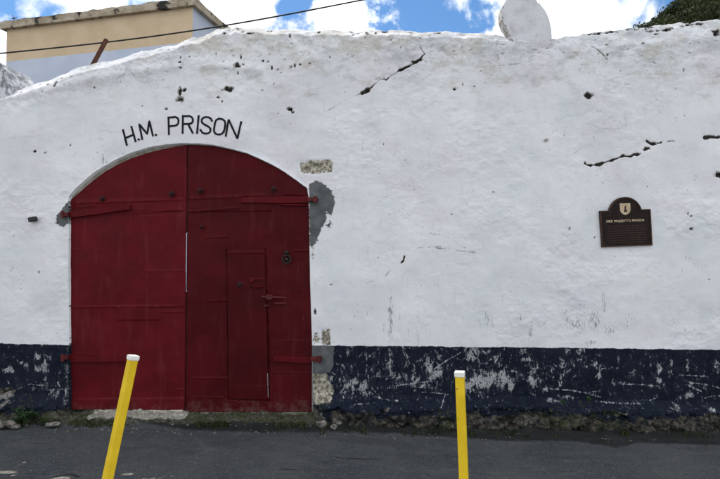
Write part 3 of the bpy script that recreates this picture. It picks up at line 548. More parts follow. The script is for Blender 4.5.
left = link('door_leaf', leaf_mesh(X(68.5, GY), X(186.1, GY), Z(409.5, GY), 0,
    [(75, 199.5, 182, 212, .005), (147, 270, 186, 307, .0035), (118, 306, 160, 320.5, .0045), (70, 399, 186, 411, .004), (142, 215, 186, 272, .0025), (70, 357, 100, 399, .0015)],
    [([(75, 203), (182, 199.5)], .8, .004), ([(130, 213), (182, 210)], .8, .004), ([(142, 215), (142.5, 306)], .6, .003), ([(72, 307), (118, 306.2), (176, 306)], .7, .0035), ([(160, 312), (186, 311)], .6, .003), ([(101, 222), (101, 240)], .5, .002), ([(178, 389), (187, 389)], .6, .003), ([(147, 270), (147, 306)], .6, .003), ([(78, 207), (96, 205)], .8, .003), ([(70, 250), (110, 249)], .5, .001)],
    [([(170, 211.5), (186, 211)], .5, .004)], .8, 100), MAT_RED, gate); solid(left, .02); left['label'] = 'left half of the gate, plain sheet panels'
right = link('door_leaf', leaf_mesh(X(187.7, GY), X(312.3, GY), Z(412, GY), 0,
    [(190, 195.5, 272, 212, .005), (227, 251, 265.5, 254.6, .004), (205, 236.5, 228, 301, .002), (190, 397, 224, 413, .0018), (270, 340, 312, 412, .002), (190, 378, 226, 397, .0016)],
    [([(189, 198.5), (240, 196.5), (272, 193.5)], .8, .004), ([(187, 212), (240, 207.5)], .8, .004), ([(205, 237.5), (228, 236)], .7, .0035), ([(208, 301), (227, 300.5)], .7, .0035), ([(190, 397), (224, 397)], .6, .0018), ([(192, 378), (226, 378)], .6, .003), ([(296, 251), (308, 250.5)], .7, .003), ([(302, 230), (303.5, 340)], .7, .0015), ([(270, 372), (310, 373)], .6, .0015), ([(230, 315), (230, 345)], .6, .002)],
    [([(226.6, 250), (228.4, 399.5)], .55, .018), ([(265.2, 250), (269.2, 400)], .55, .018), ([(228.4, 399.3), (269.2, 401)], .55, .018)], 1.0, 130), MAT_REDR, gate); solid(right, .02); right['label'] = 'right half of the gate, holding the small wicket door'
def wicket():
    st = .0085; p00 = GP(227.6, 254.8); p10 = GP(264.8, 254.4); p01 = GP(229.2, 398.5); p11 = GP(268.6, 399.8)
    nx, nz_ = 60, 190; u, v = np.meshgrid(np.linspace(0, 1, nx), np.linspace(0, 1, nz_), indexing='ij')
    XX = (p01[0] * (1 - u) + p11[0] * u) * (1 - v) + (p00[0] * (1 - u) + p10[0] * u) * v; ZZ = (p01[1] * (1 - u) + p11[1] * u) * (1 - v) + (p00[1] * (1 - u) + p10[1] * u) * v
    h = (fbm(XX, ZZ, 1.6, 3, 150) - .5) * .014 + .012; wear = np.zeros_like(h)
    for a, b, c, d_, hh in [(250, 278, 264, 287, .005), (229, 385, 268, 399, .003)]:
        q0 = GP(a, b); q1 = GP(c, d_); dd = np.minimum(np.minimum(XX - q0[0], q1[0] - XX), np.minimum(q0[1] - ZZ, ZZ - q1[1])); h += sstep(-.003, .005, dd) * hh; wear = np.maximum(wear, np.exp(-(dd / .006) ** 2) * .5)
    co = np.stack([XX, GY - h, ZZ], -1).reshape(-1, 3); me = np_mesh('wicket', co, grid_quads(nx, nz_)); add_attr(me, 'wear', np.stack([wear, np.clip(.3 - ZZ, 0, 1) * .5, wear * 0, wear * 0 + 1], -1).reshape(-1, 4)); me.polygons.foreach_set('use_smooth', [True] * len(me.polygons))
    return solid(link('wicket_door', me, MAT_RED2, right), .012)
wicket()
# cover strip behind the meeting edges, left open for a short slit of daylight
bm = bmesh.new()
for a, b, ox, ww in ((144.8, 233, 0, .075), (291, 411, 0, .075), (233, 291, .0262, .055)):
    p = P(186.9, (a + b) / 2, GY + .0275); add_box(bm, (p.x + ox, GY + .0275, p.z), (ww, .011, abs(Z(a, GY) - Z(b, GY))), bev=.002)
bm_obj('cover_strip', bm, MAT_RUST, left)
def strap(px0, px1, py0, py1, w0, w1, parent, pin_px, y=GY - .006):
    """forged strap hinge from the jamb pin (px0) to its tip (px1)"""
    bm = bmesh.new(); pts = []; n = 16
    for k in range(n + 1):
        t = k / n; x_, z_ = GP(px0 + (px1 - px0) * t, py0 + (py1 - py0) * t + math.sin(t * 5) * .35); pts.append((x_, z_, (w0 + (w1 - w0) * t) / PXM / 2))
    outl = [(a, b + c) for a, b, c in pts] + [(a, b - c) for a, b, c in pts[::-1]]
    if pts[0][0] > pts[-1][0]: outl = outl[::-1]
    add_prism(bm, outl, y - .03, y + .006, .003)
    for t in (.25, .5, .72, .92):
        k = int(t * n); add_lathe_y(bm, pts[k][0], pts[k][1], [(.002, y - .036), (.008, y - .034), (.011, y - .022), (.011, y - .018)], 10)
    o = bm_obj('strap_hinge', bm, MAT_RED, parent)
    bm = bmesh.new(); x_, z_ = GP(pin_px, py0, -.02); add_tube(bm, [(x_, -.035, z_ - .036), (x_, -.035, z_ + .036)], .021, 14)
    x2, _ = GP(px0, py0, y - .01); add_box(bm, ((x_ + x2) / 2, .01, z_), (abs(x2 - x_) + .02, .10, .045), bev=.006); add_box(bm, (x_, .02, z_), (.05, .10, .05), bev=.006)
    bm_obj('hinge_pin', bm, MAT_RUST, parent)
strap(70, 131, 214.5, 208, 6.4, 4.0, left, 63)
strap(70, 131, 357.5, 359.5, 7.5, 3.2, left, 63.5)
strap(309, 242, 199.5, 200.5, 7.0, 5.2, right, 315.5)
strap(312, 273, 359, 358, 6.5, 5.5, right, 319.5)
def bolt(px, py, r, parent, name='bolt_head'):
    bm = bmesh.new(); x_, z_ = GP(px, py); k = .74 * r / PXM; add_lathe_y(bm, x_, z_, [(k * .2, GY - .055), (k * .6, GY - .052), (k * .8, GY - .038), (k * .8, GY - .022), (k * 1.35, GY - .02), (k * 1.35, GY + .004)], 14); bm_obj(name, bm, MAT_STUD, parent, False)
bolt(103, 199, 2.9, left); bolt(172, 194, 3.0, left); bolt(200.7, 190.7, 3.0, right); bolt(274, 189, 2.9, right); bolt(202, 227, 1.9, right); bolt(240, 284.5, 3.0, right, 'lock_boss')
# rod under the two upper bolts of each leaf, ring knocker, sliding bolt, hasp
bm = bmesh.new(); a = GP(282, 205); b = GP(309, 205.5); add_tube(bm, [(a[0], GY - .022, a[1]), (b[0], GY - .022, b[1])], .012, 10); a = GP(284, 194); b = GP(309, 195); add_tube(bm, [(a[0], GY - .02, a[1]), (b[0], GY - .02, b[1])], .008, 8); bm_obj('iron_rod', bm, MAT_RED, right, True)
bm = bmesh.new(); x_, z_ = GP(286.7, 252.5); add_lathe_y(bm, x_, z_, [(.004, GY - .05), (.012, GY - .045), (.014, GY - .02), (.026, GY - .016), (.026, GY)], 14)
cx_, cz_ = GP(286.9, 259.2); add_tube(bm, [(cx_ + .047 * math.sin(t), GY - .034, cz_ + .047 * math.cos(t)) for t in [2 * math.pi * k / 24 for k in range(25)]], .0095, 8); add_lathe_y(bm, cx_, cz_, [(.018, GY - .03), (.026, GY - .02), (.028, GY)], 12)
bm_obj('ring_knocker', bm, MAT_IRON, right, True)
bm = bmesh.new(); a = GP(262, 296.5); b = GP(287, 297.5); add_tube(bm, [(a[0], GY - .04, a[1]), (b[0], GY - .04, b[1])], .013, 10); c = GP(270, 296.8); add_box(bm, (c[0], GY - .03, c[1]), (.075, .05, .055), bev=.006); c = GP(281, 303); add_box(bm, (c[0], GY - .008, c[1]), (.14, .02, .02), bev=.003); c = GP(266.5, 305.5); add_box(bm, (c[0], GY - .014, c[1]), (.06, .02, .018), bev=.003)
bm_obj('sliding_bolt', bm, MAT_RUST, right)
bm = bmesh.new(); c = GP(252, 280); add_box(bm, (c[0], GY - .02, c[1]), (.05, .02, .05), bev=.004); c = GP(258, 278.8); add_box(bm, (c[0], GY - .026, c[1]), (.15, .012, .014), bev=.002); c = GP(258, 286.5); add_box(bm, (c[0], GY - .026, c[1]), (.12, .012, .012), bev=.002); bm_obj('latch_plate', bm, MAT_RED, right)
# pale sliver of daylight at the wicket's lower edge, painted as a thin added strip
ms_ = simple('painted_daylight', (.12, .11, .10), (.26, .24, .22), 40, .5, .2)
bm = bmesh.new(); a = GP(267.7, 373); b = GP(268.4, 397); add_prism(bm, [(a[0] - .003, a[1]), (a[0] + .004, a[1]), (b[0] + .004, b[1]), (b[0] - .003, b[1])], GY - .0145, GY + .0); bm_obj('daylight_strip', bm, ms_, right)

# ------------------------------------------------------------------ plaque
PLC = P(627, 228, -.03); hh_ = hwall(627, 228)
pq = empty('wall_plaque', (PLC.x, -hh_ - .012, PLC.z), 'dark brown cast plaque with domed top and gold shield, screwed to the white wall', 'plaque', rot=(0, math.radians(-2.2), 0))
mb = simple('bronze_board', (.010, .005, .004), (.020, .010, .008), 25, .45, .25, .004, .15, obj=True); mr_ = simple('bronze_rim', (.05, .026, .018), (.09, .045, .03), 30, .4, .2, .004, .15, obj=True)
mgold = simple('worn_gold', (.40, .30, .17), (.62, .50, .33), 40, .45, .2, .002, .5, obj=True); mink = simple('shield_ink', (.03, .015, .015), (.05, .02, .02), 20, .6, 0)
w2, z0, z1, rr = 25.3 / PXM, -18.2 / PXM, 18.2 / PXM, 16.6 / PXM
def plaque_outline(ins):
    a = w2 - ins; b0 = z0 + ins; b1 = z1 - ins; r = rr - ins; zc = z1 - 3.6 / PXM; pts = [(-a, b0), (a, b0), (a, b1)]
    t0 = math.asin(min(1, (b1 - zc) / r))
    for k in range(29): t = t0 + (math.pi - 2 * t0) * k / 28; pts.append((r * math.cos(t), zc + r * math.sin(t)))
    return pts + [(-a, b1)]
bm = bmesh.new(); add_prism(bm, plaque_outline(0), -.006, .045); bm_obj('board', bm, mb, pq, wc=False)
bm = bmesh.new(); oo = plaque_outline(0); ii = plaque_outline(.012); n = len(oo)
for Yf in (-.014,):
    vo = [bm.verts.new((x_, Yf, z_)) for x_, z_ in oo]; vi = [bm.verts.new((x_, Yf, z_)) for x_, z_ in ii]; vob = [bm.verts.new((x_, -.004, z_)) for x_, z_ in oo]; vib = [bm.verts.new((x_, -.0062, z_)) for x_, z_ in ii]
    for i in range(n):
        j = (i + 1) % n; bm.faces.new((vo[i], vo[j], vi[j], vi[i])); bm.faces.new((vo[i], vob[i], vob[j], vo[j])); bm.faces.new((vi[i], vi[j], vib[j], vib[i]))
bm_obj('rim', bm, mr_, pq, wc=False)
sc_ = 1 / PXM; sz = z1 + 1.0 * sc_
shp = [(-5.2, 5.6), (5.2, 5.6), (5.2, -1.5), (4.2, -3.8), (2.4, -5.2), (0, -6.2), (-2.4, -5.2), (-4.2, -3.8), (-5.2, -1.5)]
bm = bmesh.new(); add_prism(bm, [(a * sc_, sz + b * sc_) for a, b in shp], -.013, -.005, .001); crest = bm_obj('crest', bm, mgold, pq, wc=False)
bm = bmesh.new(); add_prism(bm, [(a * sc_, sz + b * sc_) for a, b in [(-1.5, -3.0), (1.5, -3.0), (1.6, -1.6), (.75, -.6), (.7, 1.6), (.35, 3.4), (-.35, 3.4), (-.7, 1.6), (-.75, -.6), (-1.6, -1.6)]], -.0155, -.0135); bm_obj('crest_figure', bm, mink, crest, wc=False)
def text_mesh(txt, size, extr):
    cu = bpy.data.curves.new('t', 'FONT'); cu.body = txt; cu.size = size; cu.extrude = extr; cu.align_x = 'CENTER'; cu.align_y = 'CENTER'; cu.space_character = 1.12; cu.offset = size * .02
    to = bpy.data.objects.new('t', cu); COL.objects.link(to); dg = bpy.context.evaluated_depsgraph_get(); me = bpy.data.meshes.new_from_object(to.evaluated_get(dg)); bpy.data.objects.remove(to); bpy.data.curves.remove(cu)
    me.transform(Matrix.Rotation(math.radians(90), 4, 'X')); return me
tm = text_mesh("HER MAJESTY'S PRISON", .036, .002)
wid = max(v.co.x for v in tm.vertices) - min(v.co.x for v in tm.vertices); tm.transform(Matrix.Scale(37.5 / PXM / wid, 4, (1, 0, 0)))
tm.transform(Matrix.Translation((-.5 * sc_, -.008, 7.2 * sc_))); link('title', tm, mgold, pq, False)
# the small illegible lines: low relief strokes of cast text
mdim = simple('dull_relief', (.05, .028, .02), (.08, .045, .032), 30, .5, 0, obj=True)
bm = bmesh.new(); zz = 2.2
while zz > -15.5:
    xx = -19 + random.random() * 1.0
    while xx < 19:
        wl = random.uniform(.9, 3.2)
        x_ = xx
        while x_ < min(xx + wl, 19.5):
            cw_ = random.uniform(.28, .5); add_box(bm, ((x_ + cw_ / 2) * sc_, -.0065, (zz + random.uniform(-.08, .08)) * sc_), (cw_ * sc_ * .8, .002, .75 * sc_)); x_ += cw_ + .14
        xx += wl + .7
    zz -= 2.35
bm_obj('small_text', bm, mdim, pq, wc=False)
for sx in (-1, 1):
    for zz in (z0 + .03, z1 - .03):
        bm = bmesh.new(); add_lathe_y(bm, sx * (w2 - .03), zz, [(.003, -.0125), (.006, -.011), (.007, -.005)], 10); bm_obj('screw', bm, mr_, pq, wc=False)

# ------------------------------------------------------------------ posts
def yellow():
    m = M('yellow_post_paint', .45, .22); c = m.mix(m.ramp(m.noise(8, 5, .6, obj=True), .35, .7), (.62, .42, .012), (.72, .50, .02))
    c = m.mix(m.ramp(m.noise(45, 5, .7, obj=True), .64, .68), c, (.10, .07, .03)); c = m.mix(m.ramp(m.noise(5, 6, .7, (1, 1, .3), obj=True), .6, .8, 0, .4), c, (.40, .27, .03))
    m.color(c); m.normal(m.bump(m.noise(60, 3, .5, obj=True), .15, .003)); return m.m
MY = yellow(); MCAP = simple('white_cap', (.62, .62, .58), (.76, .76, .73), 30, .6, .3, .003, obj=True)
def post(top, base, w, spin, label):
    ax = (top - base); L = ax.length; q = ax.to_track_quat('Z', 'Y'); e_ = empty('marker_post', base, label, 'post', 'yellow posts on the near kerb'); e_.rotation_mode = 'QUATERNION'; e_.rotation_quaternion = q @ Matrix.Rotation(spin, 3, 'Z').to_quaternion()
    bm = bmesh.new(); add_box(bm, (0, 0, L / 2 - .15), (w, w, L + .27), bev=.006)
    vs = [v for v in bm.verts if v.co.z > L - .1]
    bm_obj('post_tube', bm, MY, e_, wc=False)
    bm = bmesh.new(); add_box(bm, (0, 0, L - .003), (w + .006, w + .006, .026), bev=.005); bm_obj('cap', bm, MCAP, e_, wc=False)
    bm = bmesh.new(); add_box(bm, (0, 0, .01), (w + .05, w + .05, .03), bev=.008); bm_obj('footing', bm, M_CONC, e_, wc=False)
M_CONC = simple('concrete', (.20, .195, .18), (.34, .33, .31), 9, .9, .5)
t1 = P(459.7, 373.2, -3.2); b1 = P(463.6, 479, -3.2); ax = (b1 - t1); k = (t1.z - .03) / (t1.z - b1.z); base1 = t1 + ax * k; base1.y = -3.215
post(t1, base1, .0455, math.radians(6), 'upright yellow post with white cap in front of the navy band right of the gate')
t2 = P(133.2, 357, -3.05); b2 = P(107.5, 479, -3.12); ax = (b2 - t2); k = (t2.z - .03) / (t2.z - b2.z); base2 = t2 + ax * k
post(t2, base2, .0445, math.radians(14), 'yellow post leaning to the right, standing in front of the red gate')

# ------------------------------------------------------------------ ground
def ground():
    xs = np.concatenate([-np.geomspace(4.6, 400, 40)[::-1], np.arange(-4.5, 4.5, .022), np.geomspace(4.6, 400, 40)])
    ys = np.concatenate([-np.geomspace(3.4, 300, 35)[::-1], np.arange(-3.35, .12, .018), np.geomspace(.2, 500, 45)])
    XX, YY = np.meshgrid(xs, ys, indexing='ij'); ZZ = ground_z(XX, YY)
    near = (abs(XX) < 4.6) & (YY > -3.4) & (YY < .1)
    # edge of the darker strip of newer tar along the wall
    ex = np.array([X(a, -.5) for a in (-100, 60, 110, 180, 260, 330, 400, 450, 520, 580, 610, 640, 720, 900)])
    ey = []
    for a, b in [(-100, 424), (60, 424), (110, 424), (180, 430), (260, 432), (330, 432.5), (400, 434), (450, 437), (520, 441), (580, 443), (610, 447), (640, 443), (720, 447), (900, 452)]:
        v = (b - 239.5) / F; g = float(np.interp(X(a, -.5), GX, GZ)); t = (CZ - g) / (v * math.cos(TILT) - math.sin(TILT)); ey.append(CY + t * (math.cos(TILT) + v * math.sin(TILT)))
    e = np.interp(XX, ex, np.array(ey)) + (fbm(XX, YY * 0, 2.5, 4, 200) - .5) * .12
    strip = np.clip(.5 + (YY - e) * 5, 0, 1); ZZ = ZZ + sstep(.45, .6, strip) * .012
    # soil and rubble bank against the wall foot
    bank = sstep(-.32, -.02, YY + (fbm(XX, YY, 3, 3, 210) - .5) * .2) * near
    gate_ = sstep(X(60), X(72), XX) * (1 - sstep(X(312), X(324), XX)); leftw = 1 - sstep(X(60), X(70), XX)
    ZZ = ZZ + bank * (.05 + .04 * leftw) * (gate_ + leftw + .25) * (.5 + fbm(XX, YY, 9, 3, 214)) + near * ((fbm(XX, YY, 20, 3, 218) - .5) * (.008 + bank * .035) + (fbm(XX, YY * .7, 2.2, 3, 219) - .5) * .022)
    soil = np.clip(bank * .9 * (gate_ + leftw + .35) + (fbm(XX, YY, 4, 3, 220) - .5) * .3, 0, 1) * (bank > .02)
    thr = np.zeros_like(XX); mm = near
    for a0, a1, y0_, y1_, am in [(95, 190, -.15, .15, .85), (192, 222, -.12, .15, .35), (262, 275, -.1, .15, .3)]:
        thr = np.maximum(thr, am * sstep(X(a0) - .06, X(a0) + .03, XX) * (1 - sstep(X(a1) - .03, X(a1) + .06, XX)) * sstep(y0_ - .05, y0_ + .03, YY))
    ZZ = np.where(near, ZZ + (thr > .6) * .012, ZZ)
    pale = np.zeros_like(XX)
    def gp(px, py):
        v = (py - 239.5) / F; t = (CZ + .085) / (v * math.cos(TILT) - math.sin(TILT)); return ((px - 360) / F * t, CY + t * (math.cos(TILT) + v * math.sin(TILT)))
    for px, py, rx, rz, a in [(5, 472, 14, 2.2, .95), (14, 475, 5, 2, .7), (24, 462, 4, 1.5, .7), (31, 470, 3, 1.2, .7), (60, 478, 14, 3, .85), (68, 477, 6, 1.6, .6), (105, 475.5, 10, 2, .7), (128, 474, 9, 1.6, .85), (136, 477, 6, 1.5, .6), (150, 480, 30, 4, .6), (30, 484, 60, 6, .6)]:
        c = gp(px, py); c2 = gp(px, py + rz); sy = abs(c2[1] - c[1]); sx_ = rx / F * (c[1] - CY); pale = np.maximum(pale, a * np.exp(-((XX - c[0]) / sx_) ** 2 - ((YY - c[1]) / sy) ** 2))
    crk = np.zeros_like(XX)
    for pts, wd, a in [([(52, 477), (70, 474), (78, 476)], .02, 1), ([(33, 443), (47, 444)], .02, .65), ([(332, 453), (350, 454), (380, 453.5)], .03, .7), ([(280, 467.5), (298, 466.5)], .022, .75), ([(345, 462), (352, 464)], .03, .6), ([(310, 458), (330, 459)], .02, .6), ([(640, 471), (665, 474)], .03, .8), ([(690, 468), (720, 469)], .03, .6), ([(432, 464), (450, 466)], .03, .5), ([(640, 455), (660, 458)], .02, .5)]:
        d_, _ = segdist(XX, YY + (fbm(XX, YY, 6, 2, 230) - .5) * .05, [gp(*p) for p in pts]); crk = np.maximum(crk, np.clip(1.2 - d_ / wd * .7, 0, 1) * a)
    for pts, wd in [([(188, 479), (193, 468), (196, 462)], .012), ([(180, 464), (230, 462), (262, 462)], .012), ([(150, 479), (180, 477)], .012)]:
        d_, _ = segdist(XX, YY, [gp(*p) for p in pts]); pale = np.maximum(pale, np.clip(1.1 - d_ / wd * .6, 0, 1) * .55)
    me = np_mesh('ground', np.stack([XX, YY, ZZ], -1).reshape(-1, 3), grid_quads(len(xs), len(ys)))
    one = np.ones_like(XX)
    add_attr(me, 'ga', np.stack([strip * near, soil, thr, pale], -1).reshape(-1, 4)); add_attr(me, 'gb', np.stack([crk, leftw * bank, one * 0, one], -1).reshape(-1, 4)); me.polygons.foreach_set('use_smooth', [True] * len(me.polygons))
    return me
m = M('asphalt', .85, .3)
st_, so_, th_, pa_ = m.attr('ga'); ck_, lf_, _, _ = m.attr('gb')
big = m.noise(.9, 5, .6); mid = m.noise(7, 5, .65, (.5, 1, 1)); fine = m.noise(85, 3, .6); gr = m.noise(38, 5, .75, (1, .8, 1))
road = m.mix(m.ramp(big, .35, .65), (.040, .047, .055), (.062, .067, .072)); road = m.mix(m.ramp(mid, .5, .7, 0, .6), road, (.085, .088, .088)); road = m.mix(m.ramp(m.noise(3, 5, .65, (.35, 1, 1), off=(3, 3, 3)), .52, .68, 0, .65), road, (.030, .034, .040))
road = m.mix(m.ramp(fine, .58, .66, 0, .75), road, (.19, .185, .17)); road = m.mix(m.ramp(m.noise(22, 6, .75, (.6, 1, 1), off=(1, 9, 4)), .54, .70, 0, .6), road, (.12, .115, .105)); road = m.mix(m.ramp(m.noise(15, 6, .75, (.5, 1, 1), off=(4, 9, 4)), .58, .72, 0, .6), road, (.018, .020, .022)); road = m.mix(m.ramp(gr, .57, .67, 0, .75), road, (.014, .015, .016))
tar = m.mix(m.ramp(mid, .4, .7), (.011, .012, .013), (.024, .026, .028)); tar = m.mix(m.ramp(gr, .60, .67, 0, .6), tar, (.09, .085, .08))
jn = m.math('MULTIPLY', m.math('SUBTRACT', m.noise(26, 5, .7), .5), .7)
c = m.mix(m.ramp(m.math('MULTIPLY_ADD', jn, .5, st_), .42, .60), road, tar)
soil = m.mix(m.ramp(m.noise(45, 5, .7), .38, .62), (.014, .014, .010), (.12, .11, .085)); soil = m.mix(m.ramp(m.noise(8, 5, .7, off=(7, 1, 1)), .46, .58, 0, .8), soil, m.mix(m.ramp(gr, .4, .6), (.016, .026, .008), (.05, .065, .02)))
c = m.mix(m.ramp(m.math('ADD', so_, jn), .34, .52), c, soil)
thc = m.mix(m.ramp(gr, .4, .62), (.20, .19, .16), (.42, .40, .35)); c = m.mix(m.ramp(m.math('ADD', th_, m.math('MULTIPLY', jn, 1.3)), .5, .66), c, thc)
pc = m.mix(m.ramp(gr, .35, .6), (.16, .14, .10), (.46, .43, .37)); c = m.mix(m.ramp(m.math('ADD', pa_, jn), .5, .62), c, pc)
c = m.mix(m.ramp(m.math('ADD', ck_, m.math('MULTIPLY', jn, 1.2)), .5, .7, 0, .9), c, (.012, .012, .012)); m.color(c)
hgt = m.math('MULTIPLY_ADD', fine, .5, m.math('MULTIPLY', gr, .7)); m.normal(m.bump(hgt, .9, .014)); MAT_ROAD = m.m
g_ = link('road', ground(), MAT_ROAD); tag(g_, kind='structure')
# near pavement behind the posts (out of the picture) with its kerb
bm = bmesh.new(); add_box(bm, (0, -5.9, -.135), (40, 5.6, .27), bev=.012); pv = bm_obj('pavement', bm, simple('pavement_concrete', (.24, .235, .22), (.33, .32, .30), 2, .9, .4)); tag(pv, kind='structure')

# ------------------------------------------------------------------ building behind
d1 = Vector((-.972, .234, 0)).normalized(); d2 = Vector((d1.y, -d1.x, 0)); d2 = Vector((.234, .972, 0)).normalized()
YB_ = 12.0; cb = P(192, 100, YB_); cb.z = 0
bld = empty('yellow_building', (cb.x, cb.y, -.2), 'yellow and pale blue building with flat weathered roof behind the left of the wall', 'building')
MYL = simple('yellow_render', (.60, .45, .29), (.68, .52, .35), 1.2, .9, .3); MBL = simple('pale_blue_render', (.50, .55, .66), (.58, .62, .72), 1.0, .9, .3)
mcs = M('weathered_slab', .9, .2); c = mcs.mix(mcs.ramp(mcs.noise(2, 6, .7, (1, 1, 2)), .4, .6), (.34, .27, .19), (.50, .43, .33)); c = mcs.mix(mcs.ramp(mcs.noise(1.1, 6, .75, off=(2, 0, 5)), .54, .60), c, (.035, .032, .028)); mcs.color(c); mcs.normal(mcs.bump(mcs.noise(12, 5, .7), .7, .03))
zmid, zc0, zc1 = 9.14, 10.36, 10.63; LW, LD = 7.97, 11.0
def bpt(a, b, z): v = cb + d1 * a + d2 * b; return (v.x, v.y, z)
bm = bmesh.new()
def qf(pts, mi): f = bm.faces.new([bm.verts.new(p) for p in pts]); f.material_index = mi
qf([bpt(LW, 0, -.3), bpt(0, 0, -.3), bpt(0, 0, zmid), bpt(LW, 0, zmid)], 1); qf([bpt(LW, 0, zmid), bpt(0, 0, zmid), bpt(0, 0, zc0), bpt(LW, 0, zc0)], 0)
qf([bpt(0, 0, -.3), bpt(0, LD, -.3), bpt(0, LD, zc0), bpt(0, 0, zc0)], 1); qf([bpt(LW, 0, -.3), bpt(LW, LD, -.3), bpt(LW, LD, zc0), bpt(LW, 0, zc0)], 1); qf([bpt(LW, LD, -.3), bpt(0, LD, -.3), bpt(0, LD, zc0), bpt(LW, LD, zc0)], 1)
bm_obj('wall', bm, [MYL, MBL], bld)
me = bpy.data.meshes.new('roof_slab'); bm = bmesh.new(); o_ = .16
nseg = 40
ring = lambda z: [bpt(LW + o_ - (LW + 2 * o_) * k / nseg, -o_, z) for k in range(nseg + 1)] + [bpt(-o_, -o_ + (LD + 2 * o_) * k / nseg, z) for k in range(1, nseg + 1)] + [bpt(LW + o_, LD + o_, z)]
r0 = [bm.verts.new(p) for p in ring(zc0)]; r1 = [bm.verts.new((p[0], p[1], p[2] + random.uniform(-.02, .03))) for p in ring(zc1)]
bm.faces.new(r0[::-1]); bm.faces.new(r1)
for i in range(len(r0)): j = (i + 1) % len(r0); bm.faces.new((r0[i], r0[j], r1[j], r1[i]))
bm_obj('roof_slab', bm, mcs.m, bld)
MRB = simple('rusty_steel', (.05, .018, .012), (.13, .05, .032), 18, .85, .5)
bm = bmesh.new(); p = Vector(bpt(7.75, .1, zc1)); add_tube(bm, [p - Vector((0, 0, .1)), p + Vector((.01, 0, .2)), p + Vector((-.06, 0, .32))], .012, 6); add_tube(bm, [p + Vector((-.08, 0, .2)), p + Vector((.1, 0, .24))], .02, 6); bm_obj('roof_rebar', bm, MRB, bld)

# rusty bar and cable
a = P(95.5, 61.5, .3); b = P(107.3, 39.5, .3); dirb = (b - a).normalized()
bm = bmesh.new(); q = dirb.to_track_quat('Z', 'Y').to_matrix(); L_ = (b - a).length + .16; add_box(bm, tuple(a + dirb * (L_ / 2 - .16)), (.056, .008, L_), q); add_box(bm, tuple(a + dirb * (L_ / 2 - .16) + q @ Vector((.026, .028, 0))), (.006, .05, L_), q)
rb = bm_obj('rusty_bar', bm, MRB); tag(rb, 'short rusty bar slanting up from the wall top in front of the yellow building', 'metal bar')
bm = bmesh.new(); pts = []
pa = P(0, 53.5, 3.0); pb = P(365, -.5, 3.0)
for k in range(-40, 61): t = k / 20; q_ = pa.lerp(pb, t); q_.z -= .10 * math.sin(max(0, min(1, t)) * math.pi) if 0 <= t <= 1 else 0; pts.append(q_)
for q_ in pts: pass
add_tube(bm, pts, .0135, 8); cb_ = bm_obj('overhead_cable', bm, simple('black_cable', (.012, .012, .012), (.02, .02, .02), 5, .6, 0), None, True); tag(cb_, 'black cable crossing the sky and the yellow building just above the wall', 'cable')

# ------------------------------------------------------------------ hill and its woods
def ridge(x): return np.clip(43.4 + .60 * (x - 52.6), -8, 85) + (fbm(x, x * 0, .12, 3, 300) - .5) * 3
hx = np.linspace(-60, 260, 110); hy = np.linspace(15, 220, 80); HX, HY = np.meshgrid(hx, hy, indexing='ij')
def hill_z(x, y): r = ridge(x); return np.where(y < 90, r - (90 - y) * .72, r - (y - 90) * .25) + (fbm(x, y, .1, 3, 310) - .5) * 3
HZ = np.maximum(hill_z(HX, HY), -6); me = np_mesh('hill', np.stack([HX, HY, HZ], -1).reshape(-1, 3), grid_quads(110, 80)); hill = link('hillside', me, simple('hill_soil', (.02, .028, .012), (.05, .05, .025), .5, .95, .5), smooth=True); tag(hill, kind='structure')
def leaf_cloud(centres, radii, per, size, squash=.8, seed=1):
    rs = np.random.RandomState(seed); n = len(centres) * per; c = np.repeat(centres, per, 0); r = np.repeat(radii, per)
    d = rs.normal(size=(n, 3)); d /= np.linalg.norm(d, axis=1, keepdims=True); rad = r * rs.uniform(.45, 1.05, n) ** .6; p = c + d * rad[:, None] * np.array([1, 1, squash])
    nrm_ = d + rs.normal(size=(n, 3)) * .6; nrm_ /= np.linalg.norm(nrm_, axis=1, keepdims=True); up = rs.normal(size=(n, 3)); a = np.cross(nrm_, up); a /= np.linalg.norm(a, axis=1, keepdims=True); b = np.cross(nrm_, a)
    s = size * rs.uniform(.6, 1.5, n)[:, None]; co = np.stack([p - a * s, p - b * s * .55, p + a * s, p + b * s * .55], 1).reshape(-1, 3); return np_mesh('leaves', co, np.arange(n * 4).reshape(-1, 4))
def leafmat(name, dark, lite, sc):
    m = M(name, .7, .25); m.color(m.mix(m.ramp(m.noise(sc, 4, .6), .35, .65), dark, lite)); t = m.n('ShaderNodeBsdfTranslucent'); m.set(t.inputs['Color'], (*lite, 1)); mx = m.n('ShaderNodeMixShader'); mx.inputs[0].default_value = .25
    o = m.t.nodes['Material Output']; m.set(mx.inputs[1], m.b.outputs[0]); m.set(mx.inputs[2], t.outputs[0]); m.set(o.inputs['Surface'], mx.outputs[0]); return m.m
rs = np.random.RandomState(5); tx = rs.uniform(46, 96, 1500); ty = rs.uniform(62, 94, 1500); tz_ = hill_z(tx, ty) + .6
wood = link('hill_woods', leaf_cloud(np.stack([tx, ty, tz_], 1), rs.uniform(.8, 1.9, 1500), 130, .20, .85, 6), leafmat('hill_leaves', (.010, .018, .006), (.045, .06, .018), .6)); tag(wood, 'dark green woods covering the hillside beyond the right end of the wall', 'woods', kind='stuff')

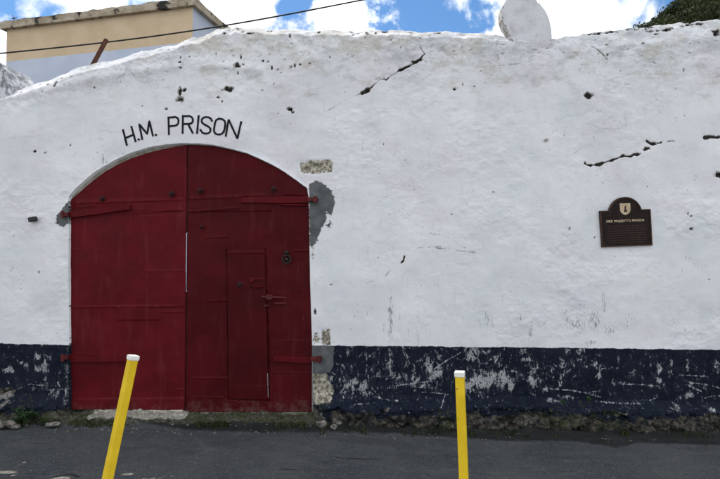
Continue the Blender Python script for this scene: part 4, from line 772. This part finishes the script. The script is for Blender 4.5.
# ------------------------------------------------------------------ weeds, plants, rubble
LG = leafmat('weed_leaves', (.012, .035, .010), (.05, .12, .03), 14); GG = leafmat('moss_and_grass', (.018, .026, .008), (.055, .07, .022), 18)
def tufts():
    rs = np.random.RandomState(9); P_, Q = [], []; spots = []
    for _ in range(2600):
        px = rs.uniform(0, 720); 
        if 70 < px < 318: d = .75
        elif px <= 70: d = .9
        else: d = .10
        if rs.rand() > d: continue
        spots.append((X(px) + rs.normal() * .02, -rs.uniform(.03, .30 if px < 330 else .2)))
    sx = np.array([s[0] for s in spots]); sy = np.array([s[1] for s in spots]); keep = fbm(sx, sy, 2.5, 3, 400) > .46; sx, sy = sx[keep], sy[keep]
    gz = ground_z(sx, sy) + .03
    for x_, y_, z_ in zip(sx, sy, gz):
        gate_ = X(70) < x_ < X(316)
        if x_ > X(318): y_ -= .16
        for _b in range(rs.randint(3, 8)):
            a_ = rs.uniform(0, 6.28); L = rs.uniform(.012, .045); w = rs.uniform(.002, .005); lean = rs.uniform(.2, 1.4); bx, by = x_ + rs.normal() * .012, y_ + rs.normal() * .012; dx, dy = math.cos(a_), math.sin(a_); k = len(P_)
            P_.extend([(bx - dy * w, by + dx * w, z_ - .03), (bx + dy * w, by - dx * w, z_ - .03), (bx + dy * w * .7 + dx * L * lean * .5, by - dx * w * .7 + dy * L * lean * .5, z_ - .01 + L * .7), (bx - dy * w * .7 + dx * L * lean, by + dx * w * .7 + dy * L * lean, z_ + L)]); Q.append((k, k + 1, k + 2, k + 3))
    return np_mesh('tufts', np.array(P_), np.array(Q))
w_ = link('grass', tufts(), GG); tag(w_, 'low grass and moss growing along the foot of the wall and gate', 'grass', kind='stuff')
def leaf(bm, base, d, up, L, w):
    d = Vector(d).normalized(); s = d.cross(Vector(up)).normalized(); u = s.cross(d); prof = [(0, .12), (.25, .8), (.5, 1), (.78, .62), (1, .03)]; rows = []
    for t, k in prof:
        c = base + d * L * t + u * L * (.25 * t - .45 * t * t); rows.append([bm.verts.new(c - s * w * k + u * w * .3 * k), bm.verts.new(c), bm.verts.new(c + s * w * k + u * w * .3 * k)])
    for a_, b_ in zip(rows, rows[1:]):
        for j in (0, 1): bm.faces.new((a_[j], a_[j + 1], b_[j + 1], b_[j]))
MSTEM = simple('stem', (.03, .05, .015), (.06, .07, .03), 20, .8, 0)
def plant(loc, n, hgt, L, label, seed, group=None):
    r = random.Random(seed); e_ = empty('leafy_weed', loc, label, 'plant', group); bs = bmesh.new(); bl = bmesh.new(); loc = Vector(loc)
    for i in range(n):
        a_ = r.uniform(0, 6.28); rad = r.uniform(.1, .8) * hgt; tip = loc + Vector((math.cos(a_) * rad, -abs(math.sin(a_)) * rad * .7, hgt * r.uniform(.5, 1))); mid_ = loc.lerp(tip, .5) + Vector((0, 0, hgt * .15)); add_tube(bs, [loc - Vector((0, 0, .02)), mid_, tip], [.003, .002, .001], 5)
        for j in range(r.randint(4, 7)):
            t = r.uniform(.3, 1); b_ = loc.lerp(mid_, t * 2) if t < .5 else mid_.lerp(tip, t * 2 - 1); aa = r.uniform(0, 6.28); leaf(bl, b_, (math.cos(aa), math.sin(aa) - .3, r.uniform(.1, .7)), (0, 0, 1), L * r.uniform(.6, 1.2), L * .24)
    bm_obj('stem', bs, MSTEM, e_); bm_obj('leaves', bl, LG, e_, True)
def foot_pt(px, py, extra=.0):
    p = P(px, py, -.18); return (p.x, -.18 - extra, p.z)
gl = lambda px, y: (X(px, y), y, float(ground_z(np.array([X(px, y)]), np.array([y]))[0]) + .02)
plant(gl(30, -.24), 12, .17, .055, 'bright green leafy weed at the wall foot left of the gate', 3)
plant(gl(22, -.22), 7, .09, .04, 'low dark weed beside the bright leafy weed left of the gate', 4)
plant(gl(47, -.2), 9, .15, .03, 'thin brownish weed between the leafy weed and the gate', 8)
plant((X(556), -.16, Z(404.5, -.16)), 5, .055, .03, 'small weed on the stone ledge, left one of two right of the upright post', 5)
plant((X(581), -.15, Z(402.5, -.15)), 7, .065, .032, 'small weed on the stone ledge, right one of two right of the upright post', 6)
plant((X(290.5), -hwall(290, 108) - .0, Z(111)), 3, .04, .03, 'tiny weed growing from a hole high in the wall right of the gate lettering', 12)
# loose stones and bits of old plaster
def stone_bm(bm, c, r, seed, sq=(1, 1, .7)):
    rr_ = random.Random(seed); res = bmesh.ops.create_icosphere(bm, subdivisions=3, radius=1); rot = Matrix.Rotation(rr_.uniform(0, 6.28), 3, 'Z') @ Matrix.Rotation(rr_.uniform(-.5, .5), 3, 'X'); cuts = [(Vector((rr_.gauss(0, 1), rr_.gauss(0, 1), rr_.gauss(0, 1))).normalized(), rr_.uniform(.55, .85)) for _ in range(9)]
    for v in res['verts']:
        p = v.co.copy()
        for n_, d_ in cuts:
            k = p.dot(n_)
            if k > d_: p -= n_ * (k - d_)
        v.co = Vector(c) + rot @ Vector((p.x * sq[0], p.y * sq[1], p.z * sq[2])) * r
M_ST = simple('loose_stone', (.06, .055, .048), (.26, .24, .21), 22, .9, .6, .008); M_PL = simple('broken_plaster', (.12, .115, .105), (.36, .35, .33), 40, .9, .5, .006)
for i, (px, y, r, sq, mt, lab) in enumerate([(13, -.30, .075, (1.2, .8, .75), M_ST, 'grey stone at the wall foot, directly left of the leafy weeds'), (3, -.30, .085, (1.3, .8, .6), M_ST, 'low grey stone lying at the left edge of the picture by the wall foot'), (20, -.33, .035, (1.4, .8, .6), M_ST, 'small dark stone in front of the leafy weeds left of the gate'),
        (55, -.28, .05, (1.8, .8, .5), M_ST, 'flat stone on the ground just left of the gate corner'), (322, -.2, .07, (1, .8, .8), M_ST, 'mossy stone at the right foot of the gate'), (334, -.26, .05, (1.4, .8, .6), M_ST, 'small stone on the ground beside the mossy stone right of the gate')]):
    bm = bmesh.new(); p = gl(px, y); stone_bm(bm, (p[0], p[1], p[2] + r * .35), r, 40 + i, sq); o = bm_obj('loose_stone', bm, mt, None, True); tag(o, lab, 'stone', 'loose stones at the wall foot')
for i, (x0_, y0_, x1_, y1_, lab) in enumerate([(-1, 399, 11, 391.5, 'pale splinter of broken plaster leaning against the wall at the left edge, upper one'), (5, 398.5, 13, 394, 'shorter pale splinter of broken plaster just below the upper one at the left edge'), (-2, 408, 9, 400, 'lowest grey slab of broken plaster by the wall at the left edge')]):
    a = P(x0_, y0_, -.2); b = P(x1_, y1_, -.15); dv = b - a; bm = bmesh.new(); add_box(bm, tuple((a + b) / 2), (.024, .03, dv.length), dv.to_track_quat('Z', 'Y').to_matrix()); bmesh.ops.subdivide_edges(bm, edges=bm.edges[:], cuts=4, use_grid_fill=True)
    for v in bm.verts: v.co += Vector((random.uniform(-.007, .007), random.uniform(-.007, .007), random.uniform(-.006, .006)))
    o = bm_obj('plaster_shard', bm, M_PL); tag(o, lab, 'rubble', 'broken plaster at the left edge')
def gravel():
    bm = bmesh.new(); rs = random.Random(3)
    for i in range(260):
        px = rs.uniform(-5, 725); y = -rs.uniform(.1, .5) if px < 330 else -rs.uniform(.2, .45); r = rs.uniform(.004, .014) * (1.3 if px < 330 else 1); p = gl(px, y)
        res = bmesh.ops.create_icosphere(bm, subdivisions=1, radius=r)
        for v in res['verts']: v.co = Vector((v.co.x * rs.uniform(.7, 1.4), v.co.y, v.co.z * .7)) + Vector((p[0], p[1], p[2] - .004 + (.012 if px < 330 and y > -.3 else -.012)))
    return bm
gv = bm_obj('gravel', gravel(), simple('grit', (.05, .048, .042), (.20, .19, .17), 30, .9, 0)); tag(gv, 'scattered grit along the foot of the wall', 'gravel', kind='stuff')
# white cover of weathered patches: small fixing on the wall left of the gate
bm = bmesh.new(); p = P(34.7, 219.5); hh0 = hwall(34.7, 219.5)
q = Matrix.Rotation(math.radians(-12), 3, 'Y'); add_box(bm, (p.x, -hh0 - .014 - .03, p.z), (.088, .05, .056), q, .014); add_box(bm, (p.x, -hh0 - .0, p.z), (.05, .08, .03), q); o = bm_obj('wall_fitting', bm, simple('black_plastic', (.012, .012, .013), (.03, .03, .03), 30, .5, .2)); tag(o, 'small black oblong fitting on the white wall left of the gate', 'fitting')
